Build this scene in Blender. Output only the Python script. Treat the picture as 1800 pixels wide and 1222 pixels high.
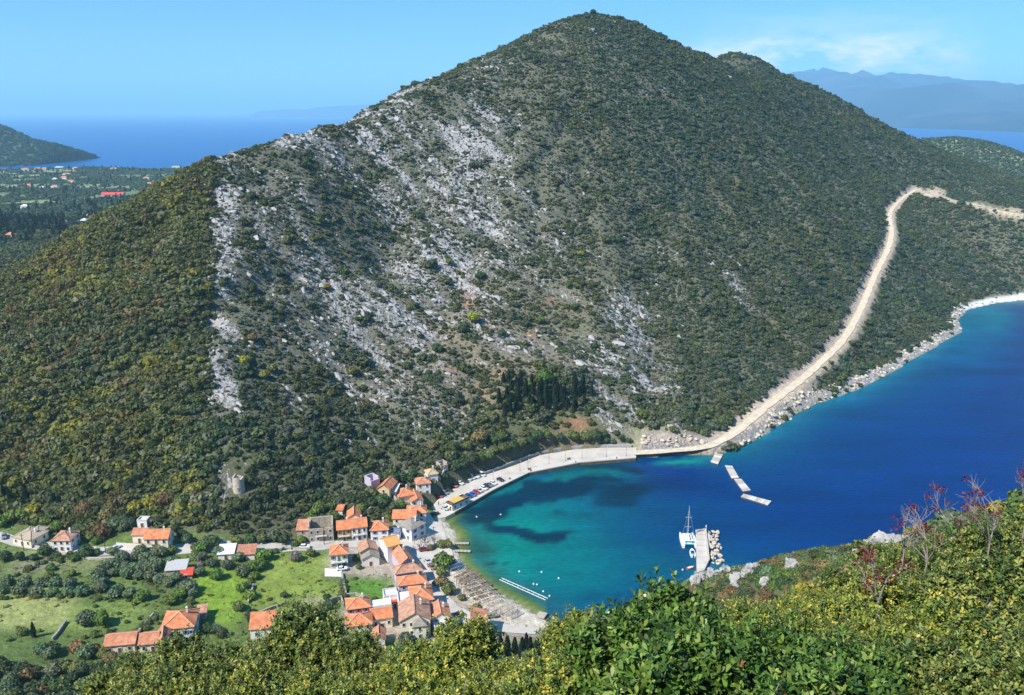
import bpy, bmesh, math, random
import numpy as np
from mathutils import Vector, Matrix, geometry as mgeo, noise as mnoise

# ------------------------------------------------------------------ camera, sky, sun, exposure
for o in list(bpy.data.objects): bpy.data.objects.remove(o)
SC = bpy.context.scene
COL = SC.collection
R = math.radians
PITCH, CAMZ, FPX = R(15.5), 170.0, 1500.0          # focal length in pixels of the 1800 px wide photograph

cd = bpy.data.cameras.new('camera'); cam = bpy.data.objects.new('camera', cd); COL.objects.link(cam)
cam.location = (0, 0, CAMZ); cam.rotation_euler = (R(90) - PITCH, 0, 0)
cd.sensor_width = 36; cd.sensor_fit = 'HORIZONTAL'; cd.lens = 36 * FPX / 1800
cd.clip_start = 0.1; cd.clip_end = 200000
SC.camera = cam

SUN_EL, SUN_AZ = R(47), R(219)                      # azimuth of the sun, counted from +X anticlockwise (left, a little behind the camera)
sv = Vector((math.cos(SUN_AZ) * math.cos(SUN_EL), math.sin(SUN_AZ) * math.cos(SUN_EL), math.sin(SUN_EL)))
world = bpy.data.worlds.new('World'); SC.world = world; world.use_nodes = True
wn = world.node_tree; wn.nodes.clear()
w_out = wn.nodes.new('ShaderNodeOutputWorld'); w_bg = wn.nodes.new('ShaderNodeBackground')
w_sky = wn.nodes.new('ShaderNodeTexSky'); w_sky.sky_type = 'NISHITA'; w_sky.sun_disc = False
w_sky.sun_elevation = SUN_EL; w_sky.sun_rotation = R(90) - SUN_AZ
w_sky.altitude = 170; w_sky.air_density = 1.0; w_sky.dust_density = 0.0; w_sky.ozone_density = 3.0
# the horizon band of the sky model is tinted yellow; look a few degrees higher for the clean blue of a spring noon
w_geo = wn.nodes.new('ShaderNodeTexCoord'); w_lift = wn.nodes.new('ShaderNodeVectorMath'); w_lift.operation = 'MULTIPLY_ADD'
w_lift.inputs[1].default_value = (1, 1, .9); w_lift.inputs[2].default_value = (0, 0, .10)
w_nrm = wn.nodes.new('ShaderNodeVectorMath'); w_nrm.operation = 'NORMALIZE'
wn.links.new(w_geo.outputs['Generated'], w_lift.inputs[0]); wn.links.new(w_lift.outputs[0], w_nrm.inputs[0]); wn.links.new(w_nrm.outputs[0], w_sky.inputs['Vector'])
w_hs = wn.nodes.new('ShaderNodeHueSaturation'); w_hs.inputs['Saturation'].default_value = 1.35
w_bg.inputs['Strength'].default_value = 0.135
# a thin bank of fair-weather cloud low over the eastern strait, and wisps of it elsewhere round the horizon
w_tc = wn.nodes.new('ShaderNodeTexCoord'); w_map = wn.nodes.new('ShaderNodeMapping')
w_map.inputs['Scale'].default_value = (8.0, 8.0, 24.0)
w_no = wn.nodes.new('ShaderNodeTexNoise'); w_no.inputs['Scale'].default_value = 1.0; w_no.inputs['Detail'].default_value = 9; w_no.inputs['Roughness'].default_value = 0.62
w_sep = wn.nodes.new('ShaderNodeSeparateXYZ')
w_band = wn.nodes.new('ShaderNodeValToRGB')
els = w_band.color_ramp.elements
els[0].position = 0.0; els[0].color = (0.5,)*3 + (1,); els[1].position = 0.11; els[1].color = (0, 0, 0, 1)
e = els.new(0.03); e.color = (0.9,)*3 + (1,); e = els.new(0.062); e.color = (1.0,)*3 + (1,); e = els.new(0.078); e.color = (0.22,)*3 + (1,)
w_dir = wn.nodes.new('ShaderNodeVectorMath'); w_dir.operation = 'DOT_PRODUCT'; w_dir.inputs[1].default_value = (0.325, 0.944, 0.045)
w_az = wn.nodes.new('ShaderNodeMapRange'); w_az.inputs['From Min'].default_value = 0.987; w_az.inputs['From Max'].default_value = 0.997
w_az.inputs['To Min'].default_value = 0.0; w_az.inputs['To Max'].default_value = 1.0
w_cr = wn.nodes.new('ShaderNodeMapRange'); w_cr.inputs['From Min'].default_value = 0.42; w_cr.inputs['From Max'].default_value = 0.56
w_m1 = wn.nodes.new('ShaderNodeMath'); w_m1.operation = 'MULTIPLY'
w_m2 = wn.nodes.new('ShaderNodeMath'); w_m2.operation = 'MULTIPLY'
w_mix = wn.nodes.new('ShaderNodeMixRGB'); w_mix.inputs['Color2'].default_value = (7.0, 6.6, 6.9, 1)
L = wn.links.new
L(w_sky.outputs[0], w_hs.inputs['Color']); L(w_tc.outputs['Generated'], w_map.inputs[0]); L(w_map.outputs[0], w_no.inputs['Vector'])
L(w_tc.outputs['Generated'], w_sep.inputs[0]); L(w_sep.outputs['Z'], w_band.inputs[0])
L(w_tc.outputs['Generated'], w_dir.inputs[0]); L(w_dir.outputs['Value'], w_az.inputs[0])
L(w_no.outputs['Fac'], w_cr.inputs[0]); L(w_cr.outputs[0], w_m1.inputs[0]); L(w_band.outputs[0], w_m1.inputs[1])
L(w_m1.outputs[0], w_m2.inputs[0]); L(w_az.outputs[0], w_m2.inputs[1])
L(w_m2.outputs[0], w_mix.inputs['Fac']); L(w_hs.outputs[0], w_mix.inputs['Color1'])
L(w_mix.outputs[0], w_bg.inputs['Color']); L(w_bg.outputs[0], w_out.inputs['Surface'])

sl = bpy.data.lights.new('sun', 'SUN'); sun = bpy.data.objects.new('sun', sl); COL.objects.link(sun)
sl.energy = 4.7; sl.angle = R(0.53); sl.color = (1.0, 0.95, 0.87)
sun.rotation_euler = (-sv).to_track_quat('-Z', 'Y').to_euler(); sun.location = (0, 0, 400)

SC.view_settings.view_transform = 'Standard'; SC.view_settings.look = 'None'
SC.view_settings.exposure = 0.55; SC.view_settings.gamma = 1.0; SC.view_settings.use_curve_mapping = False
SC.cycles.use_denoising = True
SC.cycles.max_bounces = 5; SC.cycles.diffuse_bounces = 2; SC.cycles.glossy_bounces = 2
SC.cycles.transmission_bounces = 3; SC.cycles.volume_bounces = 2; SC.cycles.transparent_max_bounces = 6
SC.cycles.caustics_reflective = False; SC.cycles.caustics_refractive = False

rng = np.random.default_rng(7)
random.seed(7)

# ------------------------------------------------------------------ where a pixel of the photograph lies in the place
CT, ST = math.cos(PITCH), math.sin(PITCH)
def ray(u, v):
    a = (u - 900) / FPX; b = (611 - v) / FPX
    return a, CT + b * ST, -ST + b * CT
def at_z(u, v, z):
    d = ray(u, v); t = (z - CAMZ) / d[2]
    return (t * d[0], t * d[1], z)
def at_y(u, v, y):
    d = ray(u, v); t = y / d[1]
    return (t * d[0], y, CAMZ + t * d[2])
def project(x, y, z):
    f = y * CT - (z - CAMZ) * ST; up = y * ST + (z - CAMZ) * CT
    f = np.where(np.abs(f) < .5, .5, f)
    return 900 + FPX * x / f, 611 - FPX * up / f, f

# ------------------------------------------------------------------ noise and small numeric helpers
def _hash(ix, iy, seed):
    h = (ix.astype(np.int64) * 374761393 + iy.astype(np.int64) * 668265263 + seed * 974634777) & 0x7fffffff
    h = ((h ^ (h >> 13)) * 1274126177) & 0x7fffffff
    return ((h ^ (h >> 16)) & 0xffff) / 65535.0
def vnoise(x, y, seed=0):
    ix, iy = np.floor(x), np.floor(y); fx, fy = x - ix, y - iy
    fx = fx * fx * (3 - 2 * fx); fy = fy * fy * (3 - 2 * fy)
    a = _hash(ix, iy, seed); b = _hash(ix + 1, iy, seed); c = _hash(ix, iy + 1, seed); d = _hash(ix + 1, iy + 1, seed)
    return (a * (1 - fx) + b * fx) * (1 - fy) + (c * (1 - fx) + d * fx) * fy
def fbm(x, y, seed=0, octv=4, gain=.5):
    s = 0; a = 1; n = 0
    for i in range(octv):
        s = s + a * vnoise(x * 2 ** i + 17.3 * i, y * 2 ** i - 9.1 * i, seed + i); n += a; a *= gain
    return s / n * 2 - 1
def smooth(e0, e1, x):
    t = np.clip((x - e0) / (e1 - e0), 0, 1); return t * t * (3 - 2 * t)
def seg_dist(px, py, poly, closed=True):
    best = np.full(px.shape, 1e9); tpar = np.zeros(px.shape); acc = 0.0
    n = len(poly)
    for i in range(n if closed else n - 1):
        ax, ay = poly[i][:2]; bx, by = poly[(i + 1) % n][:2]
        dx, dy = bx - ax, by - ay; l2 = dx * dx + dy * dy + 1e-9
        t = np.clip(((px - ax) * dx + (py - ay) * dy) / l2, 0, 1)
        d = np.hypot(px - ax - t * dx, py - ay - t * dy)
        m = d < best; best = np.where(m, d, best); tpar = np.where(m, i + t, tpar)
    return best, tpar
def inside(px, py, poly):
    r = np.zeros(px.shape, bool); n = len(poly)
    for i in range(n):
        ax, ay = poly[i][:2]; bx, by = poly[(i + 1) % n][:2]
        if ay == by: continue
        c = ((ay > py) != (by > py)) & (px < (bx - ax) * (py - ay) / (by - ay) + ax)
        r ^= c
    return r

# ------------------------------------------------------------------ mesh, object and tagging helpers
def tag(o, label=None, cat=None, group=None, kind=None):
    if label: o['label'] = label
    if cat: o['category'] = cat
    if group: o['group'] = group
    if kind: o['kind'] = kind
    return o
def link(name, me, parent=None, m=None):
    o = bpy.data.objects.new(name, me)
    if m is not None and me is not None and len(me.materials) == 0: me.materials.append(m)
    COL.objects.link(o)
    if parent is not None: o.parent = parent
    return o
def empty(name, loc=(0, 0, 0), rz=0.0):
    o = bpy.data.objects.new(name, None); COL.objects.link(o); o.location = loc; o.rotation_euler = (0, 0, rz); o.empty_display_size = .5
    return o
def mesh_np(name, v, f, smooth_=False):
    """v: n x 3 array, f: m x k index array (all faces of one size)"""
    v = np.asarray(v, np.float32); f = np.asarray(f, np.int32)
    me = bpy.data.meshes.new(name); me.vertices.add(len(v)); me.vertices.foreach_set('co', v.ravel())
    k = f.shape[1]; me.loops.add(f.size); me.loops.foreach_set('vertex_index', f.ravel())
    me.polygons.add(len(f)); me.polygons.foreach_set('loop_start', np.arange(0, f.size, k, dtype=np.int32))
    try: me.polygons.foreach_set('loop_total', np.full(len(f), k, np.int32))
    except Exception: pass
    me.update(calc_edges=True); me.validate()
    if smooth_: me.polygons.foreach_set('use_smooth', np.ones(len(f), bool))
    return me
def attr(me, name, data, kind='FLOAT', dom='POINT'):
    a = me.attributes.new(name, kind, dom)
    if kind == 'FLOAT': a.data.foreach_set('value', np.asarray(data, np.float32).ravel())
    elif kind == 'FLOAT_COLOR':
        d = np.asarray(data, np.float32)
        if d.shape[1] == 3: d = np.hstack([d, np.ones((len(d), 1), np.float32)])
        a.data.foreach_set('color', d.ravel())
    elif kind == 'INT': a.data.foreach_set('value', np.asarray(data, np.int32).ravel())
    elif kind == 'FLOAT_VECTOR': a.data.foreach_set('vector', np.asarray(data, np.float32).ravel())
def grid_faces(nx, ny):
    i = np.arange(nx * ny).reshape(ny, nx)
    return np.stack([i[:-1, :-1].ravel(), i[:-1, 1:].ravel(), i[1:, 1:].ravel(), i[1:, :-1].ravel()], 1)

class MB:
    """collects boxes, prisms and tubes; build() links them as ONE mesh object"""
    def __init__(s): s.v = []; s.f = []
    def add(s, vs, fs):
        o = len(s.v); s.v += [tuple(p) for p in vs]; s.f += [tuple(i + o for i in f) for f in fs]; return s
    def box(s, c, size, rz=0.0, mat=None):
        hx, hy, hz = size[0] / 2, size[1] / 2, size[2] / 2; cr, sr = math.cos(rz), math.sin(rz)
        vs = []
        for z in (-hz, hz):
            for x, y in ((-hx, -hy), (hx, -hy), (hx, hy), (-hx, hy)):
                vs.append((c[0] + x * cr - y * sr, c[1] + x * sr + y * cr, c[2] + z))
        return s.add(vs, [(3, 2, 1, 0), (4, 5, 6, 7), (0, 1, 5, 4), (1, 2, 6, 5), (2, 3, 7, 6), (3, 0, 4, 7)])
    def prism(s, pts, z0, z1):
        n = len(pts); vs = [(p[0], p[1], z0) for p in pts] + [(p[0], p[1], z1) for p in pts]
        fs = [tuple(range(n - 1, -1, -1)), tuple(range(n, 2 * n))] + [(i, (i + 1) % n, n + (i + 1) % n, n + i) for i in range(n)]
        return s.add(vs, fs)
    def bar(s, a, b, w, h=None):
        h = h or w; a, b = Vector(a), Vector(b); d = (b - a).normalized()
        up = Vector((0, 0, 1)) if abs(d.z) < .95 else Vector((1, 0, 0))
        x = d.cross(up).normalized() * (w / 2); y = x.cross(d).normalized() * (h / 2)
        vs = [p + q for p in (a, b) for q in (-x - y, x - y, x + y, -x + y)]
        return s.add(vs, [(3, 2, 1, 0), (4, 5, 6, 7), (0, 1, 5, 4), (1, 2, 6, 5), (2, 3, 7, 6), (3, 0, 4, 7)])
    def tube(s, pts, rad, n=6):
        rings = []
        pts = [Vector(p) for p in pts]
        if not hasattr(rad, '__len__'): rad = [rad] * len(pts)
        for i, p in enumerate(pts):
            d = (pts[min(i + 1, len(pts) - 1)] - pts[max(i - 1, 0)]).normalized()
            up = Vector((0, 0, 1)) if abs(d.z) < .9 else Vector((1, 0, 0))
            x = d.cross(up).normalized(); y = x.cross(d).normalized()
            rings.append([p + (x * math.cos(2 * math.pi * k / n) + y * math.sin(2 * math.pi * k / n)) * rad[i] for k in range(n)])
        vs = [q for r in rings for q in r]; fs = []
        for i in range(len(rings) - 1):
            for k in range(n):
                a = i * n + k; b = i * n + (k + 1) % n
                fs.append((a, b, b + n, a + n))
        fs.append(tuple(range(n - 1, -1, -1))); fs.append(tuple(range((len(rings) - 1) * n, len(rings) * n)))
        return s.add(vs, fs)
    def lathe(s, prof, n=16, c=(0, 0, 0)):
        vs = []; fs = []
        for r_, z in prof:
            for k in range(n):
                a = 2 * math.pi * k / n; vs.append((c[0] + r_ * math.cos(a), c[1] + r_ * math.sin(a), c[2] + z))
        for i in range(len(prof) - 1):
            for k in range(n):
                a = i * n + k; b = i * n + (k + 1) % n; fs.append((a, b, b + n, a + n))
        fs.append(tuple(range(n - 1, -1, -1))); fs.append(tuple(range((len(prof) - 1) * n, len(prof) * n)))
        return s.add(vs, fs)
    def mesh(s, name):
        me = bpy.data.meshes.new(name); me.from_pydata([tuple(p) for p in s.v], [], s.f); me.update()
        return me
    def build(s, name, m, parent=None, smooth_=False):
        me = s.mesh(name)
        if smooth_: me.polygons.foreach_set('use_smooth', np.ones(len(me.polygons), bool))
        return link(name, me, parent, m)
def copy_tree(o, parent=None):
    c = o.copy(); COL.objects.link(c)
    if parent is not None: c.parent = parent
    for ch in list(o.children): copy_tree(ch, c)
    return c

# ------------------------------------------------------------------ materials
MATS = {}
def srgb(r, g, b):
    f = lambda c: (c / 255 / 12.92) if c / 255 <= .04045 else ((c / 255 + .055) / 1.055) ** 2.4
    return (f(r), f(g), f(b))
def mat(name, col, rough=.8, var=.15, scale=2.0, bump=0.0, bscale=None, spec=.3, metal=0.0, col2=None, detail=5, lo=.35, hi=.65, coord='Object'):
    if name in MATS: return MATS[name]
    m = bpy.data.materials.new(name); m.use_nodes = True; nt = m.node_tree; b = nt.nodes['Principled BSDF']
    b.inputs['Roughness'].default_value = rough; b.inputs['Metallic'].default_value = metal
    b.inputs['Specular IOR Level'].default_value = spec
    tc = nt.nodes.new('ShaderNodeTexCoord'); no = nt.nodes.new('ShaderNodeTexNoise')
    no.inputs['Scale'].default_value = scale; no.inputs['Detail'].default_value = detail; no.inputs['Roughness'].default_value = .6
    nt.links.new(tc.outputs[coord], no.inputs['Vector'])
    rp = nt.nodes.new('ShaderNodeValToRGB'); rp.color_ramp.elements[0].position = lo; rp.color_ramp.elements[1].position = hi
    c2 = col2 or tuple(min(1, c * (1 + var)) for c in col); c1 = col if col2 else tuple(c * (1 - var) for c in col)
    rp.color_ramp.elements[0].color = (*c1, 1); rp.color_ramp.elements[1].color = (*c2, 1)
    nt.links.new(no.outputs['Fac'], rp.inputs[0]); nt.links.new(rp.outputs[0], b.inputs['Base Color'])
    if bump:
        n2 = nt.nodes.new('ShaderNodeTexNoise'); n2.inputs['Scale'].default_value = bscale or scale * 3; n2.inputs['Detail'].default_value = 6
        nt.links.new(tc.outputs[coord], n2.inputs['Vector'])
        bp = nt.nodes.new('ShaderNodeBump'); bp.inputs['Strength'].default_value = bump; bp.inputs['Distance'].default_value = .1
        nt.links.new(n2.outputs['Fac'], bp.inputs['Height']); nt.links.new(bp.outputs[0], b.inputs['Normal'])
    MATS[name] = m
    return m
# ------------------------------------------------------------------ the lie of the land
SHORE_PX = [(1225,1004),(1180,1040),(1140,1056),(1085,1074),(1030,1088),(985,1098),(965,1092),(950,1084),(900,1054),(860,1031),(832,1011),(808,988),(803,968),(806,948),(800,935),(786,921),(783,908),
  (800,899),(870,859),(930,830),(1020,812),(1118,804),(1160,801),(1250,798),(1292,790),(1332,770),(1370,747),(1400,727),(1440,708),(1490,691),(1510,684),(1560,659),(1600,634),(1650,606),(1692,584),(1684,562),
  (1700,545),(1750,533),(1800,528),(1900,524)]
shore = [at_z(u, v, 0)[:2] for u, v in SHORE_PX]
LAND = shore + [(1500, 790), (1600, 1900), (900, 2250), (300, 2500), (-500, 2720), (-1000, 2700), (-1500, 2680), (-2600, 2700), (-2600, -700), (2600, -700), (2600, -300), (900, 0), (520, 60), (330, 135), (210, 195), (130, 245), (95, 275)]

ROAD_PX = [(1112,797,1.75),(1180,793,2.2),(1240,786,2.8),(1270,774,3.4),(1300,755,4.4),(1350,713,6.5),(1400,675,9),(1440,640,12),(1480,600,16.5),(1510,550,24),(1540,480,38),(1560,440,48),(1567,410,56),(1565,375,66),(1585,350,73),(1612,333,80)]
TRACK_PX = [(1612,333,80),(1650,345,77.5),(1700,358,75),(1750,368,73),(1800,376,71.5),(1860,384,70)]
def polyline(px, step=5.0):
    p = [np.array(at_z(*q)) for q in px]
    # Catmull-Rom through the points, then even spacing
    out = []
    for i in range(len(p) - 1):
        p0 = p[max(i - 1, 0)]; p1, p2 = p[i], p[i + 1]; p3 = p[min(i + 2, len(p) - 1)]
        for t in np.linspace(0, 1, 24, endpoint=False):
            out.append(.5 * (2 * p1 + (p2 - p0) * t + (2 * p0 - 5 * p1 + 4 * p2 - p3) * t * t + (3 * p1 - p0 - 3 * p2 + p3) * t ** 3))
    out.append(p[-1]); out = np.array(out)
    s = np.concatenate([[0], np.cumsum(np.linalg.norm(np.diff(out, axis=0), axis=1))])
    n = max(2, int(s[-1] / step)); q = np.linspace(0, s[-1], n)
    return np.stack([np.interp(q, s, out[:, k]) for k in range(3)], 1)
road = polyline(ROAD_PX); track = polyline(TRACK_PX)

ctrl = [(x, y, 0.0) for x, y in shore]
ctrl += [tuple(p) for p in road[::4]] + [tuple(p) for p in track[::6]]
RIDGE = [(-400,640,500),(-150,560,520),(0,487,540),(100,430,560),(200,380,570),(300,322,565),(385,286,556),(440,260,585),(500,238,620),(560,218,655),(640,187,720),(700,157,780),(800,120,850),(900,75,890),(960,48,910),(1000,32,920),(1045,28,926),(1095,33,930),(1130,50,945),(1180,77,965),(1225,95,1010),(1262,91,1120),(1300,102,1130),(1360,123,1140),(1420,149,1150),(1500,193,1170),(1560,226,1190),(1620,248,1215),(1700,280,1240),(1790,320,1255),(1900,360,1250)]
for u, v, y in RIDGE:
    x, y, z = at_y(u, v, y); ctrl.append((x, y, z))
    lowz = 25 if u < 500 else 40
    ctrl.append((x * (1 + 110 / y), y + 110, max(z - 55, lowz))); ctrl.append((x * (1 + 300 / y), y + 300, max(z - 170, lowz)))
for p in [(420,858,20),(560,905,6),(700,835,8),(0,930,10),(100,918,11),(200,908,12),(300,918,12),(345,900,14),(-150,940,12),
          (750,950,2),(700,1000,2.5),(650,960,3.5),(560,968,5),(450,975,6),(300,975,8),(150,972,9),(0,960,10),(-150,955,12),
          (700,1100,4),(800,1090,2.5),(900,1100,2.5),(600,1100,5),(450,1110,7),(300,1130,8),(100,1130,10),(0,1100,11),(-150,1100,12),(450,1050,6),(200,1050,8.5),(0,1030,10),
          (600,902,8),(690,875,9),(658,850,14),(740,862,6),(762,842,10),(782,822,14),
          (850,815,7),(905,795,8),(950,782,7),(1005,772,8),(1060,765,9),(790,862,3),(850,832,3),(950,803,3),(1050,790,3),(1120,787,4)]:
    ctrl.append(at_z(*p))
for p in [(405,760,345),(395,700,367),(388,600,402),(385,500,441),(385,400,495),(700,480,538),(560,560,456),(640,330,628),(1100,752,419),(1180,748,420),(1230,750,428),(1750,450,835),(1700,340,1080)]:
    ctrl.append(at_y(*p))
# the slope under the camera and the spur on its right
ctrl += [(0,0,168.2),(-40,0,172),(40,0,170),(0,-60,195),(-200,-100,215),(200,-100,205),(-6,6,164.4),(6,6,164.6),(12,12,163),(0,15,157.5),(-15,15,157.3),(-40,40,139),(0,40,136),(10,30,147),
         (0,80,103),(0,150,50),(0,205,14),(-80,150,48),(-80,205,13),(-200,205,15),(-200,120,75),(-400,205,22),(-400,120,75),(-100,90,96),(-100,40,142),(-600,300,30),(-600,500,40),
         (60,30,160),(120,40,140),(30,205,16),(20,120,74)]
for p in [(1800,885,45),(1700,905,62),(1620,912,80),(1540,950,95),(1480,966,115),(1400,982,150),(1320,998,190),(1270,1012,225),(1250,1006,250),(1300,1062,150),(1200,1062,215),(1500,1040,80)]:
    ctrl.append(at_y(*p))
# plain behind the mountain, far side of the land
ctrl += [(-700,900,32),(-500,900,30),(-350,900,30),(-700,1300,22),(-450,1300,24),(-300,1300,30),(-1200,1300,24),(-1500,900,40),(-1000,2000,10),(-600,2000,11),(-200,2000,20),(-1600,2000,12),(-1000,2650,3),(-500,2650,3),(-1500,2650,3),
         (500,1900,40),(900,2000,20),(1500,1500,40),(1200,900,60),(1500,900,40),(-2500,1500,60),(-2500,300,60),(2500,-600,150),(-2500,-600,200),(0,-600,260),(0,2400,8)]
for p in [(1690,218,1800),(1640,232,1800),(1600,238,1800),(1750,238,1790),(1800,266,1780),(1860,300,1760)]:
    x, y, z = at_y(*p); ctrl.append((x, y, z)); ctrl.append((x * 1.12, y + 220, z * .35)); ctrl.append((x * .9, y - 180, z * .55))
ctrl = np.array(ctrl)

def rbf_fit(c):
    n = len(c); d = np.hypot(c[:, None, 0] - c[None, :, 0], c[:, None, 1] - c[None, :, 1])
    A = np.zeros((n + 3, n + 3)); A[:n, :n] = -d - np.eye(n) * -0.0; A[:n, n] = A[n, :n] = 1
    A[:n, n + 1] = A[n + 1, :n] = c[:, 0] / 1000; A[:n, n + 2] = A[n + 2, :n] = c[:, 1] / 1000
    A[:n, :n] += np.eye(n) * 1e-6
    b = np.zeros(n + 3); b[:n] = c[:, 2]
    return np.linalg.lstsq(A, b, rcond=1e-10)[0]
_w = rbf_fit(ctrl)
def rbf(x, y):
    out = np.full(x.shape, _w[-3]) + _w[-2] * x / 1000 + _w[-1] * y / 1000
    for i in range(len(ctrl)):
        out -= _w[i] * np.sqrt((x - ctrl[i, 0]) ** 2 + (y - ctrl[i, 1]) ** 2 + 25.0)
    return out

def axis(dense0, dense1, step, lo, hi, grow=1.12):
    a = list(np.arange(dense0, dense1 + .01, step)); s = step
    while a[-1] < hi: s *= grow; a.append(a[-1] + s)
    s = step
    while a[0] > lo: s *= grow; a.insert(0, a[0] - s)
    return np.array(a)
GX = axis(-430, 640, 3.0, -2600, 1700); GY = axis(-20, 1250, 3.0, -650, 2800)
XX, YY = np.meshgrid(GX, GY)
Z = rbf(XX, YY)
# soften the cusps the interpolation leaves at its control points
for _ in range(3):
    Zp = np.pad(Z, 1, mode='edge')
    Zb = (Zp[:-2, 1:-1] + Zp[2:, 1:-1] + Zp[1:-1, :-2] + Zp[1:-1, 2:] + 4 * Z) / 8
    Z = np.where(YY > 60, Zb, Z)

sd, _ = seg_dist(XX, YY, LAND); land = inside(XX, YY, LAND)
rd, rt = seg_dist(XX, YY, [tuple(p[:2]) for p in road], False)
rz = np.interp(rt, np.arange(len(road)), road[:, 2])
td, tt = seg_dist(XX, YY, [tuple(p[:2]) for p in track], False)
tz = np.interp(tt, np.arange(len(track)), track[:, 2])

# village and valley floor: no relief noise there
VALLEY = [at_z(u, v, 6)[:2] for u, v in [(-400,905),(0,918),(120,922),(300,922),(350,912),(420,900),(520,905),(600,898),(650,852),(700,835),(760,815),(800,835),(870,806),(950,785),(1080,775),(1130,785),(1118,815),(800,1000),(1000,1120),(800,1130),(500,1150),(200,1180),(-400,1190)]]
vin = inside(XX, YY, VALLEY); vd, _ = seg_dist(XX, YY, VALLEY)
vmask = np.where(vin, 1.0, 1 - smooth(0, 30, vd))
hill = (1 - vmask) * smooth(2, 20, sd) * smooth(4, 16, rd) * smooth(40, 120, YY)
big = fbm(XX / 75, YY / 75, 3, 4); small = fbm(XX / 17, YY / 17, 9, 4)
# beds of limestone dip across the face: low steps that run down to the right
bx, by = XX * .62 + YY * .78, XX * .78 - YY * .62
strata = fbm(bx / 9, by / 42, 21, 3)
th = np.arctan2(YY - 926, XX - 92); rr_ = np.hypot(XX - 92, YY - 926)
gul = 1 - np.abs(fbm(th * 7 + .6 * big, rr_ / 260, 71, 3)) * 2.0; gul2 = 1 - np.abs(fbm(th * 17 + .8 * small, rr_ / 120, 73, 3)) * 2.0
Z = Z + hill * (big * 4.4 + small * 1.5 + strata * 1.8 - (gul - .5) * 5.5 * smooth(60, 260, rr_) - (gul2 - .5) * 2.2 * smooth(60, 260, rr_))
# the road bench: level carriageway, cut bank above, spoil below
bench = smooth(8.5, 3.6, rd); Z = Z * (1 - bench) + rz * bench
bench2 = smooth(6.5, 2.6, td); Z = Z * (1 - bench2) + tz * bench2
Zland = np.maximum(Z, np.minimum(sd * .4, 1.3))
Zsea = np.minimum(Z, -.4 - np.minimum(sd * .12, 14))
Z = np.where(land, Zland, np.minimum(Zsea, -.4))
QUAY_PX = [(800,900),(870,860),(930,831),(1020,813),(1118,805),(1119,787),(1060,787),(1010,790),(950,800),(905,818),(850,836),(815,850),(792,862),(768,880),(752,900),(765,912),(783,909)]
QUAY = [at_z(u, v, 1.6)[:2] for u, v in QUAY_PX]
qin = inside(XX, YY, QUAY); qd, _ = seg_dist(XX, YY, QUAY); Z = np.where(qin | ((qd < 2.6) & land & (YY > 340)), np.minimum(Z, 1.2), Z)

def height(x, y):
    x = np.asarray(x, float); y = np.asarray(y, float)
    i = np.clip(np.searchsorted(GX, x) - 1, 0, len(GX) - 2); j = np.clip(np.searchsorted(GY, y) - 1, 0, len(GY) - 2)
    fx = np.clip((x - GX[i]) / (GX[i + 1] - GX[i]), 0, 1); fy = np.clip((y - GY[j]) / (GY[j + 1] - GY[j]), 0, 1)
    return (Z[j, i] * (1 - fx) + Z[j, i + 1] * fx) * (1 - fy) + (Z[j + 1, i] * (1 - fx) + Z[j + 1, i + 1] * fx) * fy
def hz(x, y): return float(height(np.array([x]), np.array([y]))[0])
_ts = np.concatenate([np.arange(3, 60, .5), np.arange(60, 1500, 1.5), np.arange(1500, 3300, 6)])
def hit(u, v):
    """first point of the ground seen through a pixel"""
    d = ray(u, v); x, y, z = _ts * d[0], _ts * d[1], CAMZ + _ts * d[2]
    g = np.maximum(height(x, y), 0.0); below = np.nonzero(z < g)[0]
    if len(below) == 0: return None
    k = below[0]
    if k == 0: return Vector((x[0], y[0], g[0]))
    a = (z[k - 1] - g[k - 1]); b = (g[k] - z[k]); t = a / (a + b + 1e-9); tt_ = _ts[k - 1] + (_ts[k] - _ts[k - 1]) * t
    return Vector((tt_ * d[0], tt_ * d[1], hz(tt_ * d[0], tt_ * d[1])))
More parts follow.
